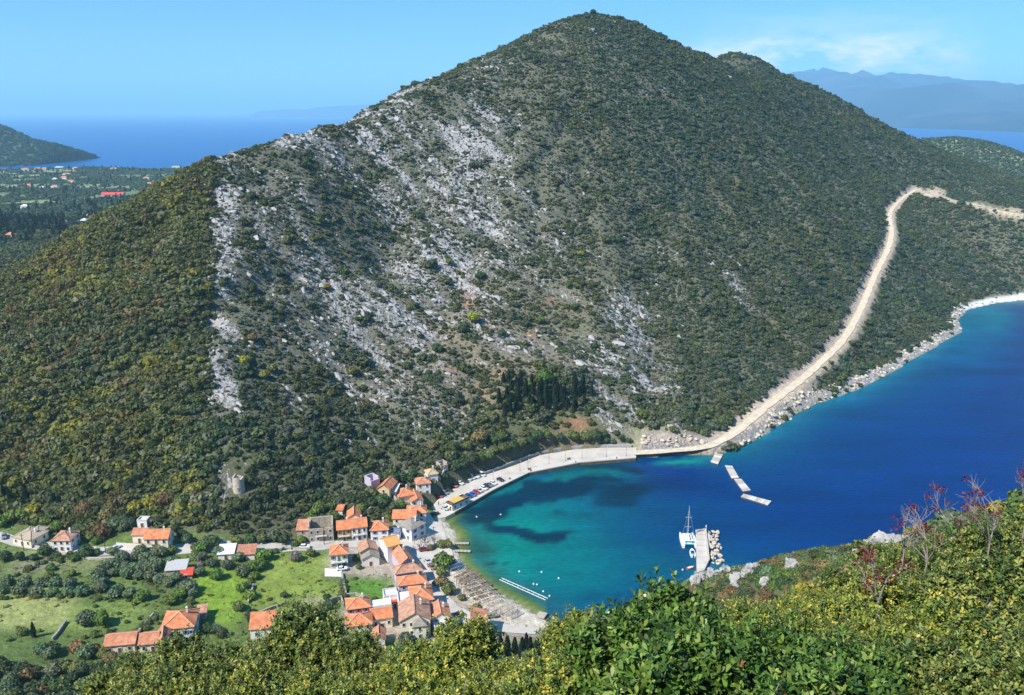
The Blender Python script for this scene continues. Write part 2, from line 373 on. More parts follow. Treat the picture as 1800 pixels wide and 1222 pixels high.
# ------------------------------------------------------------------ terrain: what grows and what lies bare where
U_, V_, F_ = project(XX, YY, Z)
def blob(u0, v0, su, sv, ang=0.0, amp=1.0, U=None, V=None):
    U = U_ if U is None else U; V = V_ if V is None else V
    c, s = math.cos(R(ang)), math.sin(R(ang)); dx, dy = U - u0, V - v0
    return amp * np.exp(-((dx * c + dy * s) / su) ** 2 - ((-dx * s + dy * c) / sv) ** 2)
def rock_mask(U, V, X, Y):
    r = .68 * blob(700, 480, 330, 330, U=U, V=V) + .12 * blob(1150, 600, 200, 200, U=U, V=V)
    for a in [(393,500,34,330,0,.95),(408,760,32,120,0,.9),(395,330,30,60,0,.7),(520,245,60,25,-20,.9),(640,230,110,50,-25,.8),(840,255,95,85,20,1.0),(720,300,230,150,-15,.72),(930,420,110,110,0,.62),(1080,640,90,120,0,.6),(760,300,60,22,20,.9),(700,180,90,40,-25,.7),(860,140,60,40,0,.6),
              (880,380,110,90,30,.75),(950,470,80,60,30,.55),(600,520,200,170,30,.52),(470,420,80,90,0,.5),(690,560,120,80,35,.5),(560,640,120,70,30,.42),(480,700,90,90,0,.45),(600,760,80,50,0,.4),
              (1110,590,60,110,-15,.75),(1150,690,90,60,0,.75),(1100,720,60,50,0,.8),(1200,740,50,30,0,.6),(1295,500,22,60,-20,.9),(1180,470,140,90,0,.35),(1350,420,120,140,0,.12),(1010,45,90,25,0,.45),(1270,110,60,40,0,.4),
              (1150,160,60,30,0,.25),(250,770,14,60,0,.5),(30,640,40,60,0,.25),(700,830,60,30,0,.4),(640,800,60,30,0,.35)]:
        r = np.maximum(r, blob(*a, U=U, V=V))
    # the beds crop out in stripes that run down to the right
    st_ = fbm((X * .62 + Y * .78) / 5.5, (X * .78 - Y * .62) / 38, 15, 4); wd = fbm(X / 34, Y / 34, 19, 3)
    spine = np.maximum(blob(393, 520, 26, 320, U=U, V=V), blob(408, 770, 26, 110, U=U, V=V)) * np.clip(.75 + .9 * st_, .3, 1)
    return np.clip(np.maximum(r * np.clip(.92 + 1.45 * st_ + .55 * wd, .15, 1.4), spine * .85), 0, 1)
onmtn = (F_ > 240) & (YY > 255)
ROCK = np.where(onmtn, rock_mask(U_, V_, XX, YY), .15)
ROCK = ROCK * np.where((vmask > .6) & (YY < 330) & (U_ < 380), 0.25, 1)
farland = smooth(1230, 1400, YY) + (U_ < 330) * smooth(640, 760, YY); ROCK = ROCK * (1 - np.clip(farland, 0, 1))
SOIL = np.zeros(U_.shape)
for a in [(825,520,14,26,-20,.9),(860,575,22,9,15,1),(800,470,16,12,0,.6),(795,650,7,18,-10,.8),(880,655,9,14,0,.8),(935,590,10,8,0,.8),(970,530,9,8,0,.7),(1010,745,40,16,5,.7),(960,765,26,9,-5,.6),(930,795,60,8,-8,.9),(845,690,8,20,-20,.5)]:
    SOIL = np.maximum(SOIL, blob(*a))
SOIL = np.where(onmtn & (farland < .5), SOIL, 0)

n1 = fbm(XX / 30, YY / 30, 31, 4); n2 = fbm(XX / 7, YY / 7, 41, 3)
base = np.zeros(XX.shape + (3,)); base[...] = (.13, .132, .085)
def lay(mask, col, var=.2):
    m = np.clip(mask, 0, 1)[..., None]; c = np.array(col) * (1 + var * n2[..., None])
    base[...] = base * (1 - m) + c * m
dry = np.clip(blob(830, 640, 200, 150) + blob(960, 740, 120, 60) * .6, 0, 1) * onmtn
lay(dry * .8, (.25, .21, .13)); lay((U_ < 380) * onmtn * (farland < .5) * .7, (.13, .13, .05))
NORTH = [at_z(u, v, 8)[:2] for u, v in [(-400,935),(0,938),(60,946),(160,958),(230,950),(300,948),(360,955),(520,952),(600,940),(660,930),(700,885),(740,890),(760,870),(800,855),(870,822),(950,797),(1120,783),(1120,700),(-400,600)]]
north = inside(XX, YY, NORTH); northd, _ = seg_dist(XX, YY, NORTH)
lay(vmask * (YY < 520), (.135, .19, .05), .35); lay(np.where(north, smooth(0, 6, northd), 0) * vmask, (.115, .115, .062), .3)
lay((YY > 24) * (YY < 290) * (U_ > 1000) * (1 - vmask), (.17, .17, .085), .3)
farf = np.clip(farland, 0, 1); lay(farf, (.15, .20, .09)); lay(farf * smooth(.1, .35, n1 + .3 * n2), (.32, .33, .17), .3)
FIELDS = [([(468,978),(575,972),(571,1010),(602,1018),(596,1058),(480,1088),(438,1064)], (.23,.30,.055)),
          ([(606,1010),(680,1006),(692,1040),(655,1056),(612,1052)], (.11,.24,.03)),
          ([(338,1002),(430,1000),(440,1062),(408,1112),(335,1075)], (.20,.31,.035)),
          ([(-60,1056),(140,1051),(118,1122),(-60,1130)], (.33,.36,.12)),
          ([(22,985),(196,980),(180,1014),(18,1022)], (.22,.25,.10)),
          ([(30,1008),(95,992),(85,1012),(40,1018)], (.30,.27,.19)),
          ([(140,1078),(260,1060),(240,1118),(110,1126)], (.19,.26,.06)),
          ([(250,912),(330,900),(345,925),(300,935)], (.16,.25,.04)),
          ([(540,1046),(572,1046),(570,1056),(538,1056)], (.42,.36,.26)),
          ([(580,960),(745,905),(800,950),(830,1020),(960,1100),(930,1118),(600,1120),(600,1060),(690,1050),(690,1000),(580,1000)], (.40,.34,.27))]
for px, c in FIELDS:
    pl = [at_z(u, v, 6)[:2] for u, v in px]
    d, _ = seg_dist(XX, YY, pl); ins = inside(XX, YY, pl)
    lay(np.where(ins, smooth(0, 3, d) * .5 + .5, .5 - .5 * smooth(0, 3, d)) * (YY > 200), c, .25)
lay(SOIL * smooth(-.3, .2, n2 + SOIL - .3), (.36, .17, .085))
# shore: sand in the bay, pale broken rock elsewhere
su, sv_, _ = project(XX, YY, np.zeros_like(XX))
baysand = (su > 770) & (su < 990) & (sv_ > 915) & (sv_ < 1110) & (YY < 420)
lay(baysand * smooth(16, 12, sd + 3 * n2) * land, (.68, .60, .47), .12)
farbeach = (su > 1694) & (YY > 700) & (YY < 830)
lay(farbeach * smooth(9, 6, sd) * land, (.75, .72, .64), .08)
shorerock = smooth(11, 4, sd + 3 * n2) * (land) * (YY > 240) * (~baysand) * (~farbeach) * (su > 1110)
lay(shorerock, (.52, .48, .41), .25)
uphill = (Z > rz + .6)
gapd = rd * 0 + np.where(uphill, 0, 1)
spoil = smooth(34, 10, rd + 5 * n2) * gapd * land * (1 - smooth(1390, 1460, U_)) * (rt > 6)
spoil = np.maximum(spoil, smooth(8, 4, rd + 3.5 * n2) * gapd * land * (rt > 6) * .8)
spoil = np.maximum(spoil, blob(1640, 340, 30, 12) * (YY > 800)); spoil = np.maximum(spoil, blob(1775, 372, 25, 6) * (YY > 700))
lay(spoil, (.58, .47, .33), .22)
cut = smooth(8.2, 6.4, rd + 1.8 * n2) * uphill * (rt > 1); cut = np.maximum(cut, blob(1165, 772, 95, 17) * (YY < 480))
lay(cut, (.42, .34, .29), .3)
lay(smooth(4.5, 3, td + n2), (.55, .46, .34), .1)
ROCK = np.maximum(ROCK * (1 - np.maximum(cut, spoil)), shorerock * .7)
BARE = np.clip(np.maximum.reduce([spoil, cut, shorerock * .85, smooth(9, 6, td), smooth(7, 5, rd), baysand * 1.0, farbeach * smooth(12, 8, sd)]), 0, 1)

def ground_material():
    m = bpy.data.materials.new('hillside_ground'); m.use_nodes = True; nt = m.node_tree; N = nt.nodes; Lk = nt.links.new
    b = N['Principled BSDF']; b.inputs['Roughness'].default_value = .92; b.inputs['Specular IOR Level'].default_value = .15
    a = N.new('ShaderNodeAttribute'); a.attribute_name = 'ground'; r = N.new('ShaderNodeAttribute'); r.attribute_name = 'rock'
    tc = N.new('ShaderNodeTexCoord')
    mp = N.new('ShaderNodeMapping'); mp.inputs['Rotation'].default_value = (0, 0, R(52)); mp.inputs['Scale'].default_value = (.50, .15, .3)
    no = N.new('ShaderNodeTexNoise'); no.inputs['Scale'].default_value = 1.0; no.inputs['Detail'].default_value = 8; no.inputs['Roughness'].default_value = .68
    Lk(tc.outputs['Object'], mp.inputs[0]); Lk(mp.outputs[0], no.inputs['Vector'])
    sub = N.new('ShaderNodeMath'); sub.operation = 'MULTIPLY_ADD'; sub.inputs[1].default_value = .315; Lk(r.outputs['Fac'], sub.inputs[0])
    Lk(no.outputs['Fac'], sub.inputs[2])
    rp = N.new('ShaderNodeMapRange'); rp.inputs['From Min'].default_value = .66; rp.inputs['From Max'].default_value = .74; Lk(sub.outputs[0], rp.inputs[0])
    # loose stones between the ledges
    ns = N.new('ShaderNodeTexNoise'); ns.inputs['Scale'].default_value = .9; ns.inputs['Detail'].default_value = 6; ns.inputs['Roughness'].default_value = .8; Lk(tc.outputs['Object'], ns.inputs['Vector'])
    s2 = N.new('ShaderNodeMath'); s2.operation = 'MULTIPLY_ADD'; s2.inputs[1].default_value = .16; Lk(r.outputs['Fac'], s2.inputs[0]); Lk(ns.outputs['Fac'], s2.inputs[2])
    s3 = N.new('ShaderNodeMapRange'); s3.inputs['From Min'].default_value = .60; s3.inputs['From Max'].default_value = .70; s3.inputs['To Max'].default_value = .85; Lk(s2.outputs[0], s3.inputs[0])
    smx = N.new('ShaderNodeMath'); smx.operation = 'MAXIMUM'; Lk(rp.outputs[0], smx.inputs[0]); Lk(s3.outputs[0], smx.inputs[1])
    rc = N.new('ShaderNodeValToRGB'); rc.color_ramp.elements[0].color = (.16, .155, .148, 1); rc.color_ramp.elements[1].color = (.47, .455, .42, 1)
    rc.color_ramp.elements[0].position = .3; rc.color_ramp.elements[1].position = .62
    n3 = N.new('ShaderNodeTexNoise'); n3.inputs['Scale'].default_value = .5; n3.inputs['Detail'].default_value = 8; n3.inputs['Roughness'].default_value = .7
    Lk(tc.outputs['Object'], n3.inputs['Vector']); Lk(n3.outputs['Fac'], rc.inputs[0])
    n4 = N.new('ShaderNodeTexNoise'); n4.inputs['Scale'].default_value = .35; n4.inputs['Detail'].default_value = 9; n4.inputs['Roughness'].default_value = .75
    Lk(tc.outputs['Object'], n4.inputs['Vector'])
    mr = N.new('ShaderNodeMapRange'); mr.inputs['From Min'].default_value = .3; mr.inputs['From Max'].default_value = .7; mr.inputs['To Min'].default_value = .55; mr.inputs['To Max'].default_value = 1.4
    Lk(n4.outputs['Fac'], mr.inputs[0])
    mu = N.new('ShaderNodeVectorMath'); mu.operation = 'SCALE'; Lk(a.outputs['Color'], mu.inputs[0]); Lk(mr.outputs[0], mu.inputs['Scale'])
    mx = N.new('ShaderNodeMixRGB'); Lk(smx.outputs[0], mx.inputs['Fac']); Lk(mu.outputs[0], mx.inputs['Color1']); Lk(rc.outputs[0], mx.inputs['Color2'])
    Lk(mx.outputs[0], b.inputs['Base Color'])
    bp = N.new('ShaderNodeBump'); bp.inputs['Strength'].default_value = .8; bp.inputs['Distance'].default_value = 1.2
    ad = N.new('ShaderNodeMath'); ad.operation = 'MULTIPLY_ADD'; ad.inputs[1].default_value = .7; Lk(rp.outputs[0], ad.inputs[0]); Lk(n3.outputs['Fac'], ad.inputs[2])
    Lk(ad.outputs[0], bp.inputs['Height']); Lk(bp.outputs[0], b.inputs['Normal'])
    return m
GROUND_MAT = ground_material()
me = mesh_np('terrain', np.stack([XX.ravel(), YY.ravel(), Z.ravel()], 1), grid_faces(len(GX), len(GY)), True)
attr(me, 'ground', np.clip(base, .01, 1).reshape(-1, 3), 'FLOAT_COLOR'); attr(me, 'rock', ROCK.ravel())
tag(link('terrain', me, None, GROUND_MAT), kind='structure', label='mountain slope, valley floor and coast round the bay')

# ------------------------------------------------------------------ sea
WX = axis(-60, 640, 2.2, -90000, 90000, 1.25); WY = axis(225, 820, 2.2, -1500, 110000, 1.25)
wx, wy = np.meshgrid(WX, WY)
wu, wv, wf = project(wx, wy, np.zeros_like(wx)); wok = (wf > 100)
wsd, _ = seg_dist(wx, wy, LAND)
nn = fbm(wx / 16, wy / 16, 77, 4); nf = fbm(wx / 5, wy / 5, 78, 3)
wcol = np.zeros(wx.shape + (3,)); wcol[...] = (.0008, .037, .205)
def wl(mask, c):
    m = np.clip(mask, 0, 1)[..., None] * wok[..., None]; wcol[...] = wcol * (1 - m) + np.array(c) * m
wl(smooth(900, 2600, wy), (.003, .105, .42))  # open sea brightened in its colour, standing in for reflected sky
bu, bv = wu + 20 * nn + 9 * nf, wv + 12 * fbm(wx / 16 + 40, wy / 16, 79, 4) + 5 * nf
near = (wy < 840) & (wy > 200)
def wb(*a): return blob(*a, U=bu, V=bv) * near
# the bay shelves: blue-green over sand inside, teal half way out
wl(smooth(1180, 900, bu + (bv - 900) * .35) * near * (wx > -60) * smooth(815, 860, bv), (.002, .112, .215))
wl(wb(980, 900, 130, 60), (.002, .13, .20)); wl(wb(900, 960, 90, 75) * 1.15, (.002, .25, .215)); wl(wb(1000, 1000, 120, 70) * .85, (.002, .19, .205))
wl(wb(1160, 905, 130, 35) * .5, (.003, .10, .22)); wl(wb(1150, 1000, 90, 50) * .8, (.002, .12, .185))
wl(wb(960, 870, 55, 12, -14) * 1.0, (.002, .18, .185)); wl(wb(890, 880, 40, 14, -28), (.002, .20, .185)); wl(wb(1040, 835, 60, 9, -5), (.002, .17, .17)); wl(wb(960, 845, 40, 8, -20), (.004, .16, .14))
wl(wb(1090, 840, 50, 5) * .7, (.002, .13, .19))
# turquoise shallows along the rocks to the right, and round the far beach
sh = np.exp(-np.maximum(wsd - 1, 0) / 9.0) * near * smooth(1190, 1260, wu)
wl(sh * .95, (.008, .24, .26)); wl(np.exp(-np.maximum(wsd - 1, 0) / 26.0) * near * smooth(1230, 1330, wu) * .6, (.003, .12, .26))
wl(wb(1740, 560, 45, 22) * .9, (.003, .20, .28)); wl(wb(1720, 600, 60, 40, -30) * .6, (.003, .13, .27))
wl(wb(1195, 812, 30, 5) * 1.2, (.006, .27, .22))
# meadows of seagrass
for a in [(866,893,56,18,-14,1.2),(985,866,80,13,-9,.95),(1080,880,70,20,0,.62),(905,880,32,16,-20,1.3),(860,905,36,14,-8,1.4),(828,896,30,10,-12,1.1),(950,862,45,14,-14,1.2),(1000,852,50,12,-8,1.1),(920,935,26,9,8,1.5),(965,940,34,9,-4,1.2),(1050,822,50,6,-2,1.0),(1100,862,60,14,0,.8),(990,905,60,16,0,.35),
          (858,990,8,5,0,1.1),(884,986,6,3,0,.9),(885,930,26,8,5,1.2),(930,850,24,7,-20,1),(1110,828,40,6,0,.8),(1070,845,40,8,-5,.6)]:
    wl(smooth(.22, .62, wb(*a) + .12 * nf) * .95, (.002, .034, .082))
# green weed and sand by the beach
strand = np.exp(-np.maximum(wsd - .5, 0) / 7.0) * near * (wu < 1010) * (wv > 905)
wl(strand * .85 * smooth(0, 14, 14 - np.abs(wsd - 9) + 4 * nf), (.045, .12, .085))
wl(np.exp(-((wsd - 2.4) / 2.4) ** 2) * near * (wu < 960) * (wv > 905), (.16, .21, .02)); wl(np.exp(-(wsd / 1.3) ** 2) * near * (wu < 960) * (wv > 915), (.33, .31, .15))
wl(wb(840, 965, 24, 26, 20) * .75, (.022, .095, .085)); wl(wb(868, 1010, 30, 12, 40) * .5, (.03, .12, .09))
quayd, _ = seg_dist(wx, wy, QUAY); wl(np.exp(-quayd / 3.5) * near * (wu > 800) * (wu < 1130) * .5, (.004, .10, .085))
wl(smooth(.2, .55, nf) * near * (wsd < 60) * .22, (.002, .07, .10))
def water_material():
    m = bpy.data.materials.new('sea_water'); m.use_nodes = True; nt = m.node_tree; N = nt.nodes; Lk = nt.links.new
    b = N['Principled BSDF']; b.inputs['Roughness'].default_value = .3; b.inputs['IOR'].default_value = 1.33; b.inputs['Specular IOR Level'].default_value = .14
    tc = N.new('ShaderNodeTexCoord'); mp = N.new('ShaderNodeMapping'); mp.inputs['Scale'].default_value = (.35, .8, 1); mp.inputs['Rotation'].default_value = (0, 0, R(18))
    no = N.new('ShaderNodeTexNoise'); no.inputs['Scale'].default_value = 1; no.inputs['Detail'].default_value = 5
    Lk(tc.outputs['Object'], mp.inputs[0]); Lk(mp.outputs[0], no.inputs['Vector'])
    # wind lanes and ripples: their changing sheen is put into the water colour
    a = N.new('ShaderNodeAttribute'); a.attribute_name = 'water'
    m2 = N.new('ShaderNodeMapping'); m2.inputs['Scale'].default_value = (.012, .05, 1); m2.inputs['Rotation'].default_value = (0, 0, R(-24)); n2_ = N.new('ShaderNodeTexNoise'); n2_.inputs['Scale'].default_value = 1; n2_.inputs['Detail'].default_value = 8; n2_.inputs['Roughness'].default_value = .62
    Lk(tc.outputs['Object'], m2.inputs[0]); Lk(m2.outputs[0], n2_.inputs['Vector'])
    m3 = N.new('ShaderNodeMapRange'); m3.inputs['From Min'].default_value = .3; m3.inputs['From Max'].default_value = .7; m3.inputs['To Min'].default_value = .72; m3.inputs['To Max'].default_value = 1.25; Lk(n2_.outputs['Fac'], m3.inputs[0])
    m4 = N.new('ShaderNodeMapRange'); m4.inputs['From Min'].default_value = .3; m4.inputs['From Max'].default_value = .7; m4.inputs['To Min'].default_value = .8; m4.inputs['To Max'].default_value = 1.2; Lk(no.outputs['Fac'], m4.inputs[0])
    mm = N.new('ShaderNodeMath'); mm.operation = 'MULTIPLY'; Lk(m3.outputs[0], mm.inputs[0]); Lk(m4.outputs[0], mm.inputs[1])
    sc_ = N.new('ShaderNodeVectorMath'); sc_.operation = 'SCALE'; Lk(a.outputs['Color'], sc_.inputs[0]); Lk(mm.outputs[0], sc_.inputs['Scale']); Lk(sc_.outputs[0], b.inputs['Base Color'])
    bp = N.new('ShaderNodeBump'); bp.inputs['Strength'].default_value = .5; bp.inputs['Distance'].default_value = .5; Lk(no.outputs['Fac'], bp.inputs['Height']); Lk(bp.outputs[0], b.inputs['Normal'])
    return m
me = mesh_np('sea', np.stack([wx.ravel(), wy.ravel(), np.zeros(wx.size)], 1), grid_faces(len(WX), len(WY)), True)
attr(me, 'water', np.clip(wcol * np.array([.68, .74, .68]) * (1 + .10 * smooth(.09, .16, wcol[..., 1:2])), 0, 1).reshape(-1, 3), 'FLOAT_COLOR')
tag(link('sea', me, None, water_material()), kind='structure')

# ------------------------------------------------------------------ far shores
HEAD = []
def ridge_hill(name, pts, depth, seed, amp, m, label, steps=60, rows=14):
    """pts: (u, v, y) skyline; the flank falls towards the camera and away from it"""
    p = np.array([at_y(*q) for q in pts]); s = np.linspace(0, 1, len(p)); t = np.linspace(0, 1, steps)
    crest = np.stack([np.interp(t, s, p[:, k]) for k in range(3)], 1)
    vs = []
    for r_ in range(-rows, rows + 1):
        k = abs(r_) / rows; fall = 1 - k ** 1.15
        x = crest[:, 0]; y = crest[:, 1] + depth * r_ / rows
        z = crest[:, 2] * fall - 12 * k
        nz = 1 - 2.2 * np.abs(fbm(x / (depth * .35), y / (depth * .35), seed, 6, .55))
        z = z + nz * amp * np.clip(crest[:, 2] / crest[:, 2].max(), 0, 1) * (k > 0) * (1 - k * .5)
        vs.append(np.stack([x, y, z], 1))
    if name == 'headland_hill': HEAD.append(np.array(vs))
    me = mesh_np(name, np.concatenate(vs), grid_faces(steps, 2 * rows + 1), True)
    return tag(link(name, me, None, m), label=label, kind='structure')
m_head = mat('wooded_headland', (.018, .032, .016), .95, col2=(.085, .11, .055), scale=.045, detail=10, bump=1.0, bscale=.05)
m_far = mat('far_mountain', (.012, .026, .042), .95, col2=(.075, .085, .095), scale=.0011, detail=10, lo=.48, hi=.75)  # base colour tinted blue, painting in part of the distance haze
ridge_hill('headland_hill', [(-500,170,3200),(-250,185,3200),(-120,195,3200),(-40,208,3200),(0,220,3200),(25,232,3150),(50,246,3100),(75,251,3050),(100,257,3050),(118,268,3050),(122,279,3050)], 330, 5, 18, m_head, 'dark wooded headland across the bay')
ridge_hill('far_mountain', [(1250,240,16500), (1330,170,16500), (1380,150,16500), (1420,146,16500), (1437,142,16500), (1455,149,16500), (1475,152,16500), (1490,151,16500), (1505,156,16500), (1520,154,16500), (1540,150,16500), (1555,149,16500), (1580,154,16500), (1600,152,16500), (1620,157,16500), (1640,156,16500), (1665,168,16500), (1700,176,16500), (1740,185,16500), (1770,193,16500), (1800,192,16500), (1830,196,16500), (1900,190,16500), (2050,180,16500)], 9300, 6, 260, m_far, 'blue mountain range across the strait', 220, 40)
ridge_hill('far_island', [(455,195.5,26000),(480,193.5,26000),(510,191.5,26000),(535,193,26000),(560,188.5,26000),(600,186,26000),(650,184,26000),(720,190,26000)], 1200, 8, 30, m_far, 'faint island on the sea horizon', 40, 6)

# ------------------------------------------------------------------ the air
def haze_box():
    x0, x1, y0, y1, z0, z1 = -95000, 95000, -1600, 115000, -20, 900
    b = MB(); b.box(((x0 + x1) / 2, (y0 + y1) / 2, (z0 + z1) / 2), (x1 - x0, y1 - y0, z1 - z0))
    m = bpy.data.materials.new('haze'); m.use_nodes = True; nt = m.node_tree; nt.nodes.clear()
    o = nt.nodes.new('ShaderNodeOutputMaterial'); v = nt.nodes.new('ShaderNodeVolumePrincipled')
    v.inputs['Color'].default_value = (.44, .82, 1.0, 1); v.inputs['Density'].default_value = HAZE; v.inputs['Anisotropy'].default_value = .0
    nt.links.new(v.outputs[0], o.inputs['Volume'])
    return tag(b.build('haze', m), kind='stuff', label='pale blue haze over the sea and far mountains')
HAZE = 7.5e-5
haze_box()
# ------------------------------------------------------------------ roads, pavements, quay, pier and walls
m_conc = mat('pale_concrete', (.47, .42, .35), .85, col2=(.60, .55, .47), scale=.18, detail=9, bump=.15, bscale=2, lo=.3, hi=.6)
m_dirt = mat('graded_limestone', (.52, .43, .30), .95, col2=(.70, .60, .45), scale=.4, detail=9, bump=.4, bscale=1.5)
m_asph = mat('worn_street', (.46, .43, .38), .9, .12, .2, bump=.15, bscale=3)
m_kerb = mat('quay_coping', (.52, .48, .42), .85, .12, .8)
m_quayface = mat('wet_quay_wall', (.13, .105, .08), .8, .35, .6)
m_stone = mat('rubble_stone', (.40, .37, .31), .9, .3, 1.1, bump=.6, bscale=3)
m_wall = mat('field_wall_stone', (.34, .32, .28), .9, .35, 1.4, bump=.6, bscale=3)
m_wood = mat('weathered_timber', (.46, .40, .32), .8, .25, 2.5)
m_dkwood = mat('dark_timber', (.12, .085, .06), .7, .3, 2.0)

def strip(name, pl, w, m, dz=.12, label=None, onground=False):
    v = []; n = len(pl)
    for i in range(n):
        a, b = pl[max(i - 1, 0)], pl[min(i + 1, n - 1)]; d = np.array([b[0] - a[0], b[1] - a[1]]); d /= np.linalg.norm(d) + 1e-9
        nx, ny = -d[1], d[0]; ww = w * (1 - .28 * i / n if not onground else 1) * (1 + .16 * math.sin(i * 1.7) * math.cos(i * .6) + .10 * math.sin(i * 4.1))
        for k in (-.5, -.25, 0, .25, .5):
            x, y = pl[i][0] + nx * ww * k, pl[i][1] + ny * ww * k
            v.append((x, y, (hz(x, y) if onground else pl[i][2]) + dz))
    return tag(link(name, mesh_np(name, v, grid_faces(5, n), True), None, m), label=label, kind='structure')
strip('mountain_road', road, 5.4, m_dirt, .35, 'pale unpaved road climbing the coast')
strip('hill_track', track, 3.0, m_dirt, .4, 'pale dirt track over the saddle')
def ground_line(px, z=6.0, step=4.0):
    p = [hit(u, v) for u, v in px]; out = []
    for a, b in zip(p[:-1], p[1:]):
        n = max(1, int((b - a).length / step))
        for k in range(n):
            q = a.lerp(b, k / n); out.append((q.x, q.y, hz(q.x, q.y)))
    q = p[-1]; out.append((q.x, q.y, hz(q.x, q.y))); return out
street = ground_line([(-60,938),(0,944),(30,953),(60,958),(110,965),(170,970),(240,968),(300,967),(360,962),(420,961),(480,962),(540,961),(590,957),(640,955),(690,955)])
strip('village_street', street, 6.0, m_asph, .16, 'pale street through the village', True)

def draped(name, poly, m, dz, step=3.0, label=None, zfix=None):
    """a sheet of paving that follows the ground"""
    pts = []; n = len(poly)
    for i in range(n):
        a = Vector(poly[i][:2]); b = Vector(poly[(i + 1) % n][:2]); k = max(1, int((b - a).length / step))
        pts += [a.lerp(b, j / k) for j in range(k)]
    nb = len(pts); xs = [p.x for p in pts]; ys = [p.y for p in pts]
    gx, gy = np.meshgrid(np.arange(min(xs), max(xs), step), np.arange(min(ys), max(ys), step)); gx = gx.ravel(); gy = gy.ravel()
    pl = [tuple(p) for p in pts]; ok = inside(gx, gy, pl); d, _ = seg_dist(gx, gy, pl); ok &= d > step * .4
    allp = pts + [Vector((x, y)) for x, y in zip(gx[ok], gy[ok])]
    r = mgeo.delaunay_2d_cdt(allp, [(i, (i + 1) % nb) for i in range(nb)], [list(range(nb))], 1, 1e-4)
    v = [(p.x, p.y, (hz(p.x, p.y) if zfix is None else zfix) + dz) for p in r[0]]
    f = [t if (r[0][t[1]] - r[0][t[0]]).cross(r[0][t[2]] - r[0][t[0]]) > 0 else (t[0], t[2], t[1]) for t in [tuple(q) for q in r[2]] if len(t) == 3]
    return tag(link(name, mesh_np(name, v, f, True), None, m), label=label, kind='structure')
def P2(px, z): return [at_z(u, v, z)[:2] for u, v in px]
draped('village_square', P2([(676,958),(708,950),(738,935),(746,910),(752,901),(764,913),(776,915),(782,932),(788,950),(796,966),(800,986),(784,998),(776,1016),(784,1040),(806,1064),(850,1086),(885,1097),(950,1106),(940,1120),(850,1114),(790,1092),(762,1052),(752,1014),(733,988),(712,962)], 2.4), m_conc, .22, 3, 'sunlit concrete waterfront street')
draped('courtyard_paving', P2([(571,1000),(601,1000),(601,1013),(571,1014)], 4.2), mat('white_paving', (.74, .70, .64), .8, .06), .3, 3)
draped('house_forecourt', P2([(205,960),(252,962),(250,972),(203,971)], 8.2), m_conc, .3, 3)

qb = MB(); qb.prism(QUAY, -3, 1.6); tag(qb.build('quay', m_conc), kind='structure', label='pale concrete quay along the bay')
QEDGE = QUAY[:5]
cop = MB()
for a, b in zip(QEDGE[:-1], QEDGE[1:]):
    d = (Vector(b) - Vector(a)).normalized(); n = Vector((d.y, -d.x))           # seaward side
    if n.y > 0: n = -n
    L_ = (Vector(b) - Vector(a)).length; k = int(L_ / 3.0)
    for i in range(k):
        p = Vector(a) + d * (L_ * i / k); q = Vector(a) + d * (L_ * (i + .97) / k)
        p = p - n * .35; q = q - n * .35
        cop.bar((p.x, p.y, 1.68), (q.x, q.y, 1.68), .7, .17)
tag(cop.build('quay_coping', m_kerb), kind='structure')
face = MB()
for a, b in zip(QEDGE[:-1], QEDGE[1:]):
    d = (Vector(b) - Vector(a)).normalized(); n = Vector((d.y, -d.x)); n = -n if n.y > 0 else n
    p, q = Vector(a) + n * .06, Vector(b) + n * .06
    face.bar((p.x, p.y, .55), (q.x, q.y, .55), .1, 1.7)
tag(face.build('quay_face', m_quayface), kind='structure')

def wall_line(name, pts, w, h, m, label, cat='wall', z0=None, jitter=.0):
    b = MB(); n = len(pts); v = []
    for i in range(n):
        a, c = pts[max(i - 1, 0)], pts[min(i + 1, n - 1)]; d = Vector((c[0] - a[0], c[1] - a[1])).normalized(); nx, ny = -d.y * w / 2, d.x * w / 2
        g = pts[i][2] if z0 is None else z0; hh = h * (1 + jitter * random.uniform(-1, 1))
        v += [(pts[i][0] - nx, pts[i][1] - ny, g - .6), (pts[i][0] + nx, pts[i][1] + ny, g - .6), (pts[i][0] + nx, pts[i][1] + ny, g + hh), (pts[i][0] - nx, pts[i][1] - ny, g + hh)]
    f = []
    for i in range(n - 1):
        for k in range(4): f.append((i * 4 + k, i * 4 + (k + 1) % 4, i * 4 + 4 + (k + 1) % 4, i * 4 + 4 + k))
    f += [(3, 2, 1, 0), tuple(range(4 * n - 4, 4 * n))]
    b.add(v, f); return tag(b.build(name, m), label, cat)
wall_line('quay_back_wall', [(*p, 1.6) for p in P2([(838,840),(852,834),(880,824),(905,814),(925,806),(950,798),(980,792),(1010,788),(1060,785),(1110,785)], 1.6)], .5, 1.3, mat('grey_wall', (.42, .41, .39), .85, .12, .5), 'low grey retaining wall behind the quay below the trees')
